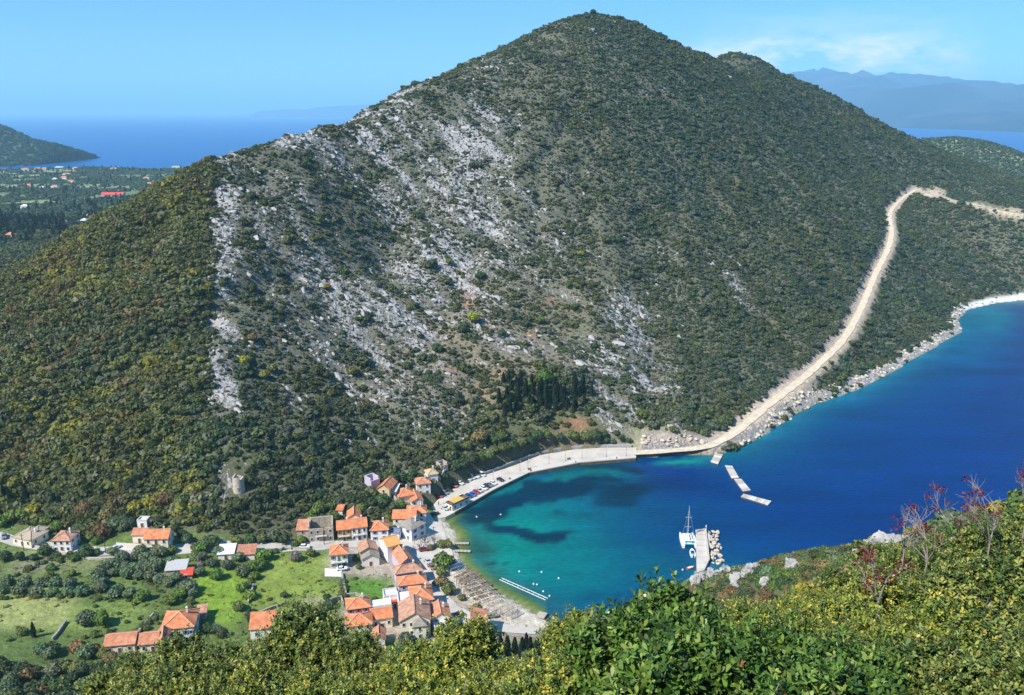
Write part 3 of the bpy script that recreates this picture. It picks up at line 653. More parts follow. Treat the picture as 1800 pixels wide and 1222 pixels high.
for px, h, m, lab in [
    ([(601,1010),(603,1022),(608,1046)], 1.2, m_wall, 'low wall between the meadow and the dark green garden'),
    ([(500,1062),(460,1078),(430,1082)], 1.0, m_wall, 'broken stone wall along the foot of the central meadow'),
    ([(572,1062),(600,1054),(604,1068)], 1.6, m_wall, 'stone wall by the hip roofed house with red trim'),
    ([(446,1030),(436,1062)], 1.1, m_wall, 'dark stone wall between the bright lawn and the meadow'),
    ([(270,1082),(255,1098),(238,1122)], 1.1, m_wall, 'tumbled stone wall running down beside the large white house'),
    ([(116,1094),(104,1112),(92,1126)], 1.0, m_wall, 'short stone wall at the edge of the dry field'),
    ([(60,962),(160,984),(240,981)], .9, mat('rendered_wall', (.52, .47, .40), .85, .12, .5), 'long low rendered wall on the field side of the street'),
    ([(470,968),(512,966),(545,966)], 1.0, MATS['rendered_wall'], 'low rendered wall beside the meadow below the ruined stone house'),
    ([(676,858),(690,872),(702,890)], 1.5, m_stone, 'stone garden wall below the gabled house on the slope'),
    ([(690,872),(640,905)], 1.2, m_stone, 'stone terrace wall above the yellow and white houses'),
    ([(764,852),(774,842),(786,828)], 1.0, m_stone, 'stone wall stepping up beside the tan roofed house'),
    ([(606,1048),(625,1046),(640,1052)], 1.0, m_wall, 'garden wall behind the hip roofed house with red trim')]:
    wall_line('stone_wall', ground_line(px, step=2.5), .6, h, m, lab, 'wall', None, .12)

# the pier: a poured slab with an armour of blocks on its seaward side
PIER = P2([(1225,1006),(1223,935),(1240,932),(1248,940),(1246,985),(1238,1002)], 1.5)
pier = empty('pier', (*PIER[0], 0)); tag(pier, 'pale stone pier with boulders on its seaward side', 'pier')
def local(o, pts): return [(p[0] - o.location.x, p[1] - o.location.y) for p in pts]
b = MB(); lp = local(pier, PIER); b.prism(lp, -3, 1.5); b.build('deck', m_conc, pier)
for (a, c), nm in (((lp[2], lp[4]), 'parapet'), ((lp[1], lp[2]), 'parapet')):
    b = MB(); b.bar((a[0], a[1], 1.9), (c[0], c[1], 1.9), .6, .8); b.build(nm, m_kerb, pier)
for i in range(7):
    t = (i + .5) / 7; x = lp[0][0] * (1 - t) + lp[1][0] * t + 2.2; y = lp[0][1] * (1 - t) + lp[1][1] * t
    b = MB(); b.box((x, y, 1.512), (4.2, .10, .03)); b.build('deck_joint', m_quayface, pier)
b = MB(); q = lp[1]; b.lathe([(.12, 1.5), (.10, 4.2), (.22, 4.25), (.22, 4.8), (.05, 5.0)], 8, (q[0] + 4, q[1] - .8, 0)); b.build('beacon', mat('white_paint', (.8, .8, .78), .5, .04), pier)

# boulders: a few rock shapes shared by all
def rock_mesh(seed, flat=.7, sub=2):
    bm = bmesh.new(); bmesh.ops.create_icosphere(bm, subdivisions=sub, radius=1); rr = random.Random(seed)
    planes = [(Vector((rr.gauss(0, 1), rr.gauss(0, 1), rr.gauss(0, .8))).normalized(), rr.uniform(.55, .85)) for _ in range(9 if sub < 3 else 16)]
    for v in bm.verts:
        for n, d in planes:
            k = v.co.dot(n)
            if k > d: v.co -= n * (k - d)
        v.co += v.co.normalized() * ((.14 if sub < 3 else .24) * mnoise.fractal(v.co * 2.3 + Vector((seed, 0, 0)), 1.0, 2.0, 4) + (.17 * mnoise.fractal(v.co * 6 + Vector((0, seed, 0)), .8, 2.0, 4) if sub > 2 else 0))
        v.co += Vector((rr.uniform(-1, 1), rr.uniform(-1, 1), rr.uniform(-1, 1))) * (.045 if sub < 3 else .02)
        v.co.z *= flat
    me = bpy.data.meshes.new('rock'); bm.to_mesh(me); bm.free(); return me
m_rock = mat('limestone', (.20, .195, .185), .92, col2=(.44, .425, .395), scale=.9, detail=8, bump=.9, bscale=2.5, lo=.3, hi=.6)
m_rockd = mat('shore_rock', (.36, .30, .22), .92, col2=(.66, .58, .46), scale=.7, detail=8, bump=.9, bscale=2.5, lo=.3, hi=.6)
ROCKS = [rock_mesh(s) for s in range(6)]
for r_ in ROCKS: r_.materials.append(m_rockd)
for i in range(70):
    t = random.random(); x = lp[2][0] + (lp[4][0] - lp[2][0]) * t + 1.2 + random.uniform(.0, 4.2); y = lp[2][1] + (lp[4][1] - lp[2][1]) * t + random.uniform(-1, 1)
    o = link('boulder', ROCKS[i % 6], pier); s = random.uniform(.45, 1.15); o.location = (x, y, random.uniform(-.3, 1.0)); o.scale = (s, s * random.uniform(.7, 1.2), s * .9); o.rotation_euler = (0, 0, random.uniform(0, 6))
# ------------------------------------------------------------------ houses
m_roofA = mat('terracotta_tiles', (.48, .145, .06), .85, col2=(.70, .28, .13), scale=.55, detail=7, bump=.5, bscale=4)
m_roofB = mat('faded_terracotta', (.42, .16, .085), .88, col2=(.62, .29, .17), scale=.55, detail=7, bump=.5, bscale=4)
m_roofC = mat('old_brown_tiles', (.34, .17, .105), .9, col2=(.56, .33, .22), scale=.6, detail=8, bump=.5, bscale=4)
m_roofO = mat('bright_ochre_tiles', (.66, .31, .09), .85, col2=(.74, .40, .15), scale=.8, detail=6, bump=.4, bscale=4)
m_roofG = mat('grey_stone_tiles', (.22, .20, .17), .9, col2=(.34, .31, .26), scale=.9, detail=7, bump=.5, bscale=4)
m_roofT = mat('tan_tiles', (.46, .33, .17), .9, col2=(.58, .44, .26), scale=.9, detail=7, bump=.5, bscale=4)
m_cap = mat('ridge_tiles', (.66, .36, .22), .85, .15, 2)
WALLS = {}
for k, c in dict(white=(.80,.79,.76), cream=(.80,.72,.56), yellow=(.66,.48,.19), lilac=(.54,.47,.57), pink=(.60,.45,.50), stone=(.44,.38,.30), ochre=(.62,.50,.28), pale=(.77,.74,.67), bluewhite=(.70,.74,.80)).items():
    WALLS[k] = mat('render_' + k, c, .88, .07, .7, bump=.12, bscale=4) if k != 'stone' else mat('render_stone', c, .92, .28, 1.3, bump=.6, bscale=3)
m_glass = mat('window_glass', (.025, .03, .04), .15, .3, .5, spec=.5)
m_frame = mat('white_joinery', (.72, .71, .68), .6, .05)
SHUT = dict(blue=mat('blue_shutter', (.05, .13, .36), .6, .1), green=mat('green_shutter', (.05, .17, .12), .6, .1), brown=mat('brown_shutter', (.15, .075, .04), .6, .15), none=None, red=mat('red_shutter', (.32, .05, .04), .6, .1))
m_iron = mat('dark_iron', (.05, .05, .055), .5, .1)
m_slab = mat('balcony_concrete', (.62, .60, .56), .85, .08)

def opening(house, x, y, z, w, h, nrm, shutter, door=False):
    """a window or door on a wall point; nrm is the outward direction (local)"""
    rz_ = math.atan2(nrm[1], nrm[0]) + math.pi / 2
    c, s = math.cos(rz_), math.sin(rz_)
    def loc(dx, dy): return (x + dx * c - dy * s, y + dx * s + dy * c)     # dy < 0 is outward
    fr = MB(); t = .11
    for dx, dz, sx, sz in ((-w / 2 - t / 2, 0, t, h), (w / 2 + t / 2, 0, t, h), (0, h / 2 + t / 2, w + 2 * t, t), (0, -h / 2 - t / 2, w + 2 * t + .12, t)):
        if door and dz < 0: continue
        p = loc(dx, -.06); fr.box((p[0], p[1], z + dz), (sx, .14, sz), rz_)
    o = fr.build('door' if door else 'window', m_frame, house)
    pn = MB(); p = loc(0, -.02); pn.box((p[0], p[1], z), (w, .05, h), rz_)
    pn.build('door_leaf' if door else 'pane', (SHUT.get(shutter) or SHUT['brown']) if door else m_glass, o)
    if shutter and SHUT[shutter] and not door:
        for sgn in (-1, 1):
            sh_ = MB(); p = loc(sgn * (w * .5 + w * .24 + .05), -.1); sh_.box((p[0], p[1], z), (w * .46, .07, h), rz_); sh_.build('shutter', SHUT[shutter], o)

FOOT = []      # ground taken by houses: centre x, y, radius
LANDMARK = {}
def house(name, A, B, depth, h, label, roof='hip', rh=1.9, wall='white', rm=None, shutter='none', floors=None, nwin=None, side_win=1, door=True, chimney=True, balcony=False, cat='house', over=.4, doorx=.5, zb=None, skirt=None):
    a, b_ = (hit(*A), hit(*B)) if zb is None else (Vector(at_z(*A, zb)), Vector(at_z(*B, zb)))
    a.z = 0; b_.z = 0
    d = b_ - a; w = d.length; rz_ = math.atan2(d.y, d.x)
    mid = (a + b_) / 2; nrm = Vector((-d.y, d.x, 0)).normalized(); cen = mid + nrm * depth / 2
    g = min(hz(a.x, a.y), hz(b_.x, b_.y)) if zb is None else zb
    H = empty(name, (a.x, a.y, g), rz_); tag(H, label, cat, 'houses of the village')
    FOOT.append((cen.x, cen.y, max(w, depth) * .62)); LANDMARK[name] = (cen.x, cen.y)
    wm = WALLS[wall]; D = depth
    wb_ = MB(); rm = rm or m_roofA
    if roof in ('gx', 'gy', 'shedy', 'shedx'):
        base_ = [(0, 0), (w, 0), (w, D), (0, D)]
        if roof == 'gx': top = [(0, D / 2, h + rh), (w, D / 2, h + rh)]
        v = [(x, y, -2.5) for x, y in base_]
        if roof == 'gx':
            v += [(x, y, h) for x, y in base_] + top; f = [(0, 1, 5, 4), (2, 3, 7, 6), (1, 2, 6, 9, 5), (3, 0, 4, 8, 7)]
        elif roof == 'gy':
            v += [(x, y, h) for x, y in base_] + [(w / 2, 0, h + rh), (w / 2, D, h + rh)]; f = [(0, 1, 5, 8, 4), (1, 2, 6, 5), (2, 3, 7, 9, 6), (3, 0, 4, 7)]
        elif roof == 'shedy':
            v += [(0, 0, h), (w, 0, h), (w, D, h + rh), (0, D, h + rh)]; f = [(0, 1, 5, 4), (1, 2, 6, 5), (2, 3, 7, 6), (3, 0, 4, 7)]
        else:
            v += [(0, 0, h + rh), (w, 0, h), (w, D, h), (0, D, h + rh)]; f = [(0, 1, 5, 4), (1, 2, 6, 5), (2, 3, 7, 6), (3, 0, 4, 7)]
        wb_.add(v, f)
    elif roof == 'none':       # roofless: four free walls
        for c_, s_ in (((w / 2, .25, (h - 2.5) / 2), (w, .5, h + 2.5)), ((w / 2, D - .25, (h - 1.5) / 2 + .3), (w, .5, h + 3.1)), ((.25, D / 2, (h - 2.5) / 2 + .5), (.5, D - 1.02, h + 3.5)), ((w - .25, D / 2, (h - 2.5) / 2 + .5), (.5, D - 1.02, h + 3.5))):
            wb_.box(c_, s_)
        wb_.box((w / 2, D / 2, -.9), (w - 1.05, D - 1.05, 2))
    else:
        wb_.box((w / 2, D / 2, (h - 2.5) / 2), (w, D, h + 2.5))
    wb_.build('wall', wm, H)
    # roof
    o = over; t = .16; rb = MB(); ro = None; caps = []
    if roof == 'hip':
        L0, L1 = -o, w + o; M0, M1 = -o, D + o; z0 = h - .02; dz = rh * 1.0
        if w >= D: r0, r1 = (D / 2, D / 2), (w - D / 2, D / 2)
        else: r0, r1 = (w / 2, w / 2), (w / 2, D - w / 2)
        zt = z0 + dz
        v = [(L0, M0, z0), (L1, M0, z0), (L1, M1, z0), (L0, M1, z0), (*r0, zt), (*r1, zt)]
        f = [(0, 1, 5, 4), (1, 2, 5), (2, 3, 4, 5), (3, 0, 4)] if w >= D else [(0, 1, 4), (1, 2, 5, 4), (2, 3, 5), (3, 0, 4, 5)]
        vb = [(x, y, z0 - t) for x, y, _ in v[:4]]
        rb.add(v + vb, f + [(1, 0, 6, 7), (2, 1, 7, 8), (3, 2, 8, 9), (0, 3, 9, 6), (6, 9, 8, 7)])
        caps = [(v[0], v[4]), (v[3], v[4] if w >= D else v[5]), (v[1], v[5] if w >= D else v[4]), (v[2], v[5])] + ([(v[4], v[5])] if abs(w - D) > .3 else [])
    elif roof in ('gx', 'gy'):
        k = o / ((D if roof == 'gx' else w) / 2) * rh
        if roof == 'gx': v = [(-o, -o, h - k), (w + o, -o, h - k), (w + o, D / 2, h + rh), (-o, D / 2, h + rh), (w + o, D + o, h - k), (-o, D + o, h - k)]
        else: v = [(-o, D + o, h - k), (-o, -o, h - k), (w / 2, -o, h + rh), (w / 2, D + o, h + rh), (w + o, -o, h - k), (w + o, D + o, h - k)]
        v = [(x, y, z + .05) for x, y, z in v]; vb = [(x, y, z + t) for x, y, z in v]
        rb.add(v + vb, [(6, 7, 8, 9), (9, 8, 10, 11), (3, 2, 1, 0), (5, 4, 2, 3), (0, 1, 7, 6), (5, 11, 10, 4), (1, 2, 8, 7), (2, 4, 10, 8), (0, 6, 9, 3), (3, 9, 11, 5)])
        caps = [(vb[3], vb[2])]
    elif roof in ('shedy', 'shedx'):
        if roof == 'shedy': v = [(-o, -o, h - .1), (w + o, -o, h - .1), (w + o, D + o, h + rh + .1), (-o, D + o, h + rh + .1)]
        else: v = [(-o, -o, h + rh + .1), (w + o, -o, h - .1), (w + o, D + o, h - .1), (-o, D + o, h + rh + .1)]
        v = [(x, y, z + .06) for x, y, z in v]
        rb.add(v + [(x, y, z + t) for x, y, z in v], [(3, 2, 1, 0), (4, 5, 6, 7), (0, 1, 5, 4), (1, 2, 6, 5), (2, 3, 7, 6), (3, 0, 4, 7)])
    elif roof == 'flat':
        for c_, s_ in (((w / 2, .12, h + .35), (w + .1, .24, .7)), ((w / 2, D - .12, h + .35), (w + .1, .24, .7)), ((.12, D / 2, h + .34), (.24, D - .5, .68)), ((w - .12, D / 2, h + .34), (.24, D - .5, .68)), ((w / 2, D / 2, h + .06), (w - .5, D - .5, .12))): rb.box(c_, s_)
    if rb.v: ro = rb.build('roof', rm if roof != 'flat' else m_slab if rm is m_roofA else rm, H)
    if caps and rm is not m_roofG:
        cb = MB()
        for p, q in caps: cb.bar((p[0], p[1], p[2] + .08), (q[0], q[1], q[2] + .08), .32, .22)
        cb.build('ridge_cap', m_cap if rm in (m_roofA, m_roofB) else rm, ro)
    # openings
    fl = floors or max(1, int(round(h / 2.9))); fh = h / fl; n = nwin if nwin is not None else max(1, int(w / 2.6))
    for k in range(fl):
        zc = fh * k + fh * .54
        dn = int(doorx * n) if n else -1
        for i in range(n):
            x = w * (i + .5) / n
            if k == 0 and door and i == min(dn, n - 1): opening(H, x, 0, 1.05, 1.05, 2.1, (0, -1), shutter, True)
            elif balcony and k == fl - 1 and i == n // 2: opening(H, x, 0, fh * k + 1.15, 1.0, 2.1, (0, -1), shutter, True)
            else: opening(H, x, 0, zc, .85, 1.25, (0, -1), shutter)
        ns = max(1, int(D / 3.4)) if side_win else 0
        for i in range(ns):
            y = D * (i + .5) / ns
            opening(H, w, y, zc, .85, 1.25, (1, 0), shutter)
            if side_win > 1: opening(H, 0, y, zc, .85, 1.25, (-1, 0), shutter)
    if balcony:
        zc = fh * (fl - 1); bl = MB(); bl.box((w / 2, -.55, zc - .02), (min(w * .75, 4.4), 1.1, .16)); bo = bl.build('balcony', m_slab, H)
        rl = MB(); ww = min(w * .75, 4.4) / 2
        rl.bar((w / 2 - ww, -1.06, zc + 1), (w / 2 + ww, -1.06, zc + 1), .06); rl.bar((w / 2 - ww, 0, zc + 1), (w / 2 - ww, -1.06, zc + 1), .06); rl.bar((w / 2 + ww, 0, zc + 1), (w / 2 + ww, -1.06, zc + 1), .06)
        for i in range(12):
            x = w / 2 - ww + 2 * ww * i / 11; rl.bar((x, -1.06, zc + .06), (x, -1.06, zc + 1), .035)
        rl.build('railing', m_iron, bo)
    if chimney and ro is not None and roof != 'flat':
        cx, cy = w * .72, D * .6; zt = h + (rh if roof != 'shedy' else rh * .6)
        ch = MB(); ch.box((cx, cy, zt - .1), (.55, .55, 1.7)); ch.box((cx, cy, zt + .8), (.75, .75, .12)); ch.box((cx, cy, zt + 1.0), (.45, .45, .28)); ch.build('chimney', WALLS['pale'] if wall != 'stone' else wm, ro)
    return H, w, rz_

def terrace(H, x, y, w, d, h, m, name='terrace'):
    b = MB(); b.box((x + w / 2, y + d / 2, (h - 2) / 2), (w, d, h + 2)); o = b.build(name, m, H)
    p = MB()
    for c_, s_ in (((x + w / 2, y + .1, h + .42), (w + .06, .2, .85)), ((x + .1, y + d / 2, h + .41), (.2, d - .42, .83)), ((x + w - .1, y + d / 2, h + .41), (.2, d - .42, .83))): p.box(c_, s_)
    p.build('parapet', m, o); return o

# --- upper row along the street
house('ruined_house', (543,953), (587,951), 8.5, 6.0, 'roofless stone ruin with empty windows above the street', 'none', wall='stone', nwin=4, side_win=0, balcony=True, door=True)
house('stone_annex', (523,949), (543,950), 5.5, 4.6, 'low stone building with pinkish tiles joined to the roofless ruin', 'shedy', 1.6, 'stone', m_roofB, nwin=1, side_win=0, chimney=False)
house('yellow_house', (594,952), (618,951), 7, 5.4, 'narrow yellow two storey house with balcony beside the white house', 'gx', 1.9, 'yellow', shutter='brown', nwin=3, balcony=True, side_win=0)
house('white_house', (618.6,951), (646,949), 7.2, 6.0, 'white two storey house with balcony joined to the yellow house', 'gx', 1.9, 'white', shutter='none', nwin=3, balcony=True)
house('gabled_house', (612,935), (634,934), 6.5, 6.2, 'orange gabled roof rising behind the yellow and white houses', 'gy', 1.7, 'cream', nwin=1, chimney=False, door=False)
house('hip_roofed_house', (652,950), (683,950), 7.5, 4.9, 'white house with blue shutters and orange hip roof beside the street', 'hip', 2.0, 'white', shutter='blue', nwin=2)
house('side_annex', (684,948), (702,951), 4.5, 2.9, 'low flat roofed annex with blue grey top beside the blue shuttered house', 'flat', 0, 'bluewhite', mat('blue_grey_roof', (.20, .25, .33), .7, .1), nwin=1, side_win=0, chimney=False)
house('grey_roofed_house', (699,938), (724,953), 8.0, 5.4, 'white house with grey stone tile roof and blue shutters at the square', 'hip', 2.4, 'white', m_roofG, shutter='blue', nwin=2)
house('waterfront_taverna', (691,926), (731,932), 7.0, 5.4, 'long cream building with orange roof and tall white end gable', 'gx', 1.9, 'cream', nwin=3, door=False)
house('corner_house', (716,914), (749,920), 6.5, 5.0, 'orange roofed corner house where the quay meets the square', 'hip', 1.7, 'white', nwin=2)
house('terrace_house', (701,882), (729,884), 7.5, 4.2, 'house with cross ridged orange hip roof on the slope', 'hip', 1.9, 'cream', nwin=2)
house('quayside_house', (724,893), (744,896), 9, 4.4, 'narrow orange roofed house standing at the head of the quay', 'gy', 1.3, 'pale', nwin=2, chimney=False)
house('slope_house', (664,868), (685,878), 8.5, 4.6, 'gabled house with bright orange roof highest on the slope', 'gy', 1.9, 'ochre', nwin=1, side_win=1, chimney=False)
house('lilac_ruin', (653,860), (668,856), 5, 4.0, 'roofless lilac plastered walls behind the gabled house on the slope', 'none', wall='lilac', nwin=0, side_win=0, door=False)
house('grey_shed', (687,872), (696,876), 6, 3.2, 'small grey roofed shed between two orange roofs on the slope', 'shedy', .7, 'pale', m_slab, nwin=1, side_win=0, chimney=False, cat='shed')
house('white_tower_house', (733,866), (757,869), 6.0, 5.6, 'tall white house with tan orange hip roof above the parked cars', 'hip', 1.7, 'white', m_roofB, nwin=2)
house('tan_roofed_house', (753,845), (770,847), 5.2, 4.2, 'small white house with tan tiled roof behind the tall white house', 'hip', 1.5, 'white', m_roofT, nwin=1)
house('hut_ruin', (775,828), (788,829), 4.0, 3.4, 'tiny ruined stone hut on the slope above the quay', 'none', wall='stone', nwin=1, side_win=0, door=False)
house('orange_roofed_shed', (592,906), (602,906), 3.5, 2.4, 'tiny orange roofed shed among trees behind the yellow house', 'shedy', .6, 'pale', nwin=0, side_win=0, chimney=False, cat='shed', door=True)
# --- rows between the street and the shore
M_, w_, _r = house('verandah_house', (582,999), (612,998), 7.0, 6.0, 'white two storey house with verandah at the corner of the meadow', 'hip', 2.0, 'white', shutter='green', nwin=3, balcony=True)
house('old_stone_house', (637,996), (667,994), 5.0, 3.4, 'old single storey house with pale gable facing the garden', 'gy', 1.5, 'pale', m_roofG, nwin=1, chimney=False)
house('patched_house', (634,988), (664,985), 6.5, 4.6, 'old stone house with patchy pinkish roof behind the pale gable', 'gy', 1.6, 'stone', m_roofC, nwin=1, door=False, chimney=False)
house('ochre_roofed_house', (682,990), (704,985), 7.5, 7.2, 'tall white house with bright ochre roof facing the square', 'gx', 1.8, 'white', m_roofO, nwin=1, side_win=1, chimney=False)
house('long_house', (705,1012), (729,1008), 13, 5.2, 'long lilac gabled house with orange roof running along the waterfront street', 'gy', 1.9, 'lilac', m_roofB, nwin=1, door=False)
house('brown_roofed_house', (697,1030), (743,1026), 5.2, 5.6, 'lilac house with old brown hip roof in the waterfront row', 'hip', 1.8, 'lilac', m_roofC, shutter='brown', nwin=3)
house('lilac_house', (702,1050), (751,1047), 5.4, 5.4, 'lilac house with orange hip roof in the middle of the waterfront row', 'hip', 1.9, 'lilac', m_roofA, nwin=3)
S_, ws, _r = house('large_hip_house', (724,1081), (762,1079), 9.0, 5.8, 'cream house with large four sided orange roof and white roof terrace', 'hip', 2.3, 'cream', m_roofA, nwin=3)
terrace(S_, -4.4, .3, 4.3, 7.5, 5.0, WALLS['white'])
house('chimneyed_house', (704,1119), (757,1117), 11, 6.2, 'large old house with brown tiled roof and stubby cream dormer', 'gy', 2.6, 'cream', m_roofC, nwin=4)
house('grey_porch', (728,1125), (750,1124), 4.5, 5.2, 'grey pyramid roofed porch in front of the large brown roofed house', 'hip', 2.2, 'pale', m_roofG, nwin=1, chimney=False, cat='porch')
house('lane_house', (759,1108), (792,1106), 7.5, 4.8, 'gabled house with two tone terracotta roof by the lane corner', 'gy', 1.7, 'pale', m_roofB, nwin=2)
house('beach_house', (829,1126), (856,1126), 9, 5.2, 'single terracotta roof beside the beach above the cypresses', 'shedx', 1.3, 'pale', m_roofB, nwin=2, chimney=False)
W_, ww_, _r = house('red_trimmed_house', (611,1090), (651,1087), 6.5, 4.6, 'house with orange hip roof and red brown shutters beside the garden', 'hip', 1.9, 'pink', m_roofA, shutter='red', nwin=3)
terrace(W_, ww_ + .1, 0.2, 7.2, 5.0, 3.6, WALLS['white'])
house('plain_house', (655,1106), (690,1103), 6.5, 4.0, 'plain house with broad orange roof below the white terrace', 'gx', 1.6, 'cream', m_roofA, nwin=3)
house('front_house', (610,1120), (655,1117), 7.0, 4.4, 'wide orange hip roof partly behind the near bushes', 'hip', 1.8, 'pale', m_roofA, nwin=3, chimney=False)
house('tiled_outhouse', (655,1138), (677,1137), 5.5, 2.8, 'small terracotta outhouse at the lowest edge of the village', 'gy', 1.2, 'pale', m_roofB, nwin=1, chimney=False)
house('flat_white_house', (676,1064), (700,1062), 5.0, 3.2, 'low white flat roofed building between the garden and the big orange roof', 'flat', 0, 'white', nwin=2, side_win=0, chimney=False)
house('red_terrace_house', (682,1070), (706,1069), 4.2, 2.0, 'low building with red painted flat roof beside the white terrace', 'flat', 0, 'white', mat('red_roof_paint', (.55, .10, .06), .8, .1), nwin=1, side_win=0, chimney=False)
house('white_storehouse', (764,1118), (792,1116), 5.0, 3.0, 'white flat roofed storehouse below the lane corner', 'flat', 0, 'white', nwin=2, side_win=0, chimney=False)
# --- valley
house('meadow_house', (441,1124), (484,1122), 6.0, 4.0, 'white gabled cottage with salmon roof at the foot of the meadow', 'shedy', 2.0, 'white', m_roofA, nwin=2, chimney=False)
house('large_white_house', (285,1124), (342,1121), 10, 4.2, 'large white house with broad salmon hip roof and blue windows', 'hip', 2.6, 'bluewhite', m_roofA, shutter='blue', nwin=6)
house('long_outbuilding', (185,1148), (238,1147), 6.5, 3.2, 'long low terracotta roofed outbuilding beyond the near trees', 'gx', 1.5, 'cream', m_roofB, nwin=3, chimney=False)
house('gabled_outbuilding', (246,1147), (278,1146), 6.5, 3.2, 'short terracotta roofed outbuilding next to the long one', 'gx', 1.5, 'cream', m_roofB, nwin=2, chimney=False)
house('end_gable_barn', (276,1146), (299,1144), 6.5, 3.4, 'weathered barn with two slopes at the end of the outbuildings', 'gy', 1.6, 'stone', m_roofB, nwin=1, chimney=False)
house('cream_house', (256,970), (297,970), 7.0, 5.6, 'cream two storey house with orange roof above the street', 'gx', 1.9, 'cream', m_roofA, nwin=3, balcony=True)
house('back_wing', (234,955), (258,955), 5.0, 3.6, 'faded roofed back wing beside the cream two storey house', 'gx', 1.3, 'cream', m_roofB, nwin=1, chimney=False)
house('white_shed', (242,928), (259,928), 3.5, 2.8, 'white flat topped shed at the wood edge behind the cream house', 'flat', 0, 'white', nwin=1, side_win=0, chimney=False, cat='shed')
house('street_house', (94,970), (126,970), 7.5, 4.8, 'white house with faded brown hip roof alone by the street', 'hip', 1.8, 'white', m_roofC, nwin=3)
house('bungalow', (24,956), (56,964), 8.0, 3.4, 'cream bungalow with pale flattish roof at the bend of the street', 'hip', 1.2, 'cream', mat('pale_tan_roof', (.42, .34, .25), .9, .15), nwin=3)
house('upper_bungalow', (52,945), (68,949), 5.0, 3.0, 'small tan roofed house just behind the bungalow', 'hip', 1.2, 'cream', MATS['pale_tan_roof'], nwin=1, chimney=False)
house('tin_shed', (384,984), (411,984), 5.5, 2.6, 'open shed with white corrugated roof beside the street', 'shedy', .9, 'pale', mat('white_tin', (.72, .74, .76), .5, .06, 2), nwin=1, side_win=0, chimney=False, cat='shed')
house('rusty_shed', (411.5,984), (448,984), 5.5, 2.5, 'shed with rusty red corrugated roof joined to the white one', 'shedy', .9, 'pale', mat('rusty_tin', (.34, .10, .05), .8, col2=(.55, .28, .18), scale=1.5), nwin=1, side_win=0, chimney=False, cat='shed')
house('grove_hut', (292,1012), (327,1011), 5.0, 2.4, 'grey roofed hut among the olive trees', 'shedy', 1.0, 'stone', mat('grey_sheet_roof', (.45, .44, .42), .8, .12), nwin=1, side_win=0, chimney=False, cat='hut')
house('red_lean_to', (318,1019), (338,1018), 3.5, 1.8, 'low lean to with bright red roof beside the grove hut', 'shedy', .6, 'stone', mat('bright_red_roof', (.60, .08, .04), .7, .1), nwin=1, side_win=0, chimney=False, cat='shed')
house('tile_topped_shed', (347,1090), (362,1089), 4, 2.2, 'small terracotta shed behind the large white house', 'shedy', .8, 'stone', m_roofC, nwin=0, side_win=0, chimney=False, cat='shed')
K_, wk, _r = house('quay_kiosk', (783.5,894), (795,899), 10.5, 2.6, 'long waterfront pavilion with ochre and brown roof on the quay', 'flat', 0, 'pale', mat('dark_canopy', (.16, .11, .09), .8, .2), nwin=2, side_win=1, chimney=False, cat='pavilion', zb=1.6)
b = MB(); b.box((wk / 2, 4.6, 3.36), (wk * .98, 6.2, .14)); b.build('ochre_awning', mat('ochre_canvas', (.62, .40, .10), .8, .08), K_)

# windmill tower, a broken ring of stone
tp = hit(420, 860); T = empty('windmill_tower', (tp.x, tp.y, tp.z)); T.scale = (.78, .78, .82); tag(T, 'round ruined stone windmill tower on the rocky spur', 'tower')
b = MB(); n = 28; v = []; f = []
for k in range(n):
    a = 2 * math.pi * k / n; top = 6.7 + .5 * math.sin(3 * a) + .5 * random.uniform(-1, 1) - (1.6 if .2 < a < 1.1 else 0)
    for r_, z in ((3.15, -1.5), (2.85, top), (2.25, top), (2.35, 1.2)): v.append((r_ * math.cos(a), r_ * math.sin(a), z))
for k in range(n):
    p, q = k * 4, ((k + 1) % n) * 4
    for j in range(3): f.append((p + j, q + j, q + j + 1, p + j + 1))
b.add(v, f); b.build('tower_wall', mat('tower_stone', (.52, .45, .37), .92, .25, 1.0, bump=.6, bscale=3), T)
opening(T, .4, -2.98, 1.0, .9, 1.9, (0, -1), 'brown', True)

# far villages on the plain
FARPX = [(8,300,6,'pale',m_roofB),(45,300,12,'white',m_roofB),(67,299,10,'pale',m_roofA),(78,299,9,'pale',m_roofB),(105,297,16,'white',m_slab),(133,298,9,'pale',m_roofA),(118,309,14,'cream',m_roofB),(113,315,11,'pale',m_roofA),(126,322,12,'pale',m_roofB),
         (97,331,12,'white',m_roofB),(51,329,11,'pale',m_roofA),(75,333,8,'white',m_slab),(97,318,8,'white',m_slab),(200,299,12,'pale',m_roofB),(258,316,10,'cream',m_roofB),(263,326,9,'cream',m_roofA),(310,296,14,'cream',m_roofT),(20,419,10,'pale',m_roofB),(45,367,12,'white',m_slab),(150,393,10,'pale',m_slab),(160,383,10,'cream',m_roofT)]
FARH = []
for i, (u, v, w, wl_, rm_) in enumerate(FARPX):
    p = hit(u, v)
    if p is None: continue
    s = p.y / FPX; w_m = max(8, w * s)
    H = empty('far_house', p, random.uniform(-.2, .2)); FARH.append(H); tag(H, 'x', 'house', 'far houses on the plain')
    b = MB(); b.box((0, 0, 2), (w_m, 9, 5)); b.build('wall', WALLS[wl_], H)
    b = MB(); o = .5; b.add([(-w_m / 2 - o, -5, 4.52), (w_m / 2 + o, -5, 4.52), (w_m / 2 + o, 5, 4.52), (-w_m / 2 - o, 5, 4.52), (-w_m / 2 + 3, 0, 7.2), (w_m / 2 - 3, 0, 7.2)], [(0, 1, 5, 4), (1, 2, 5), (2, 3, 4, 5), (3, 0, 4), (3, 2, 1, 0)]); b.build('roof', rm_, H)
p = hit(200, 347); H = empty('far_warehouse', p, .05); tag(H, 'long red roofed hall on the plain behind the left ridge', 'hall')
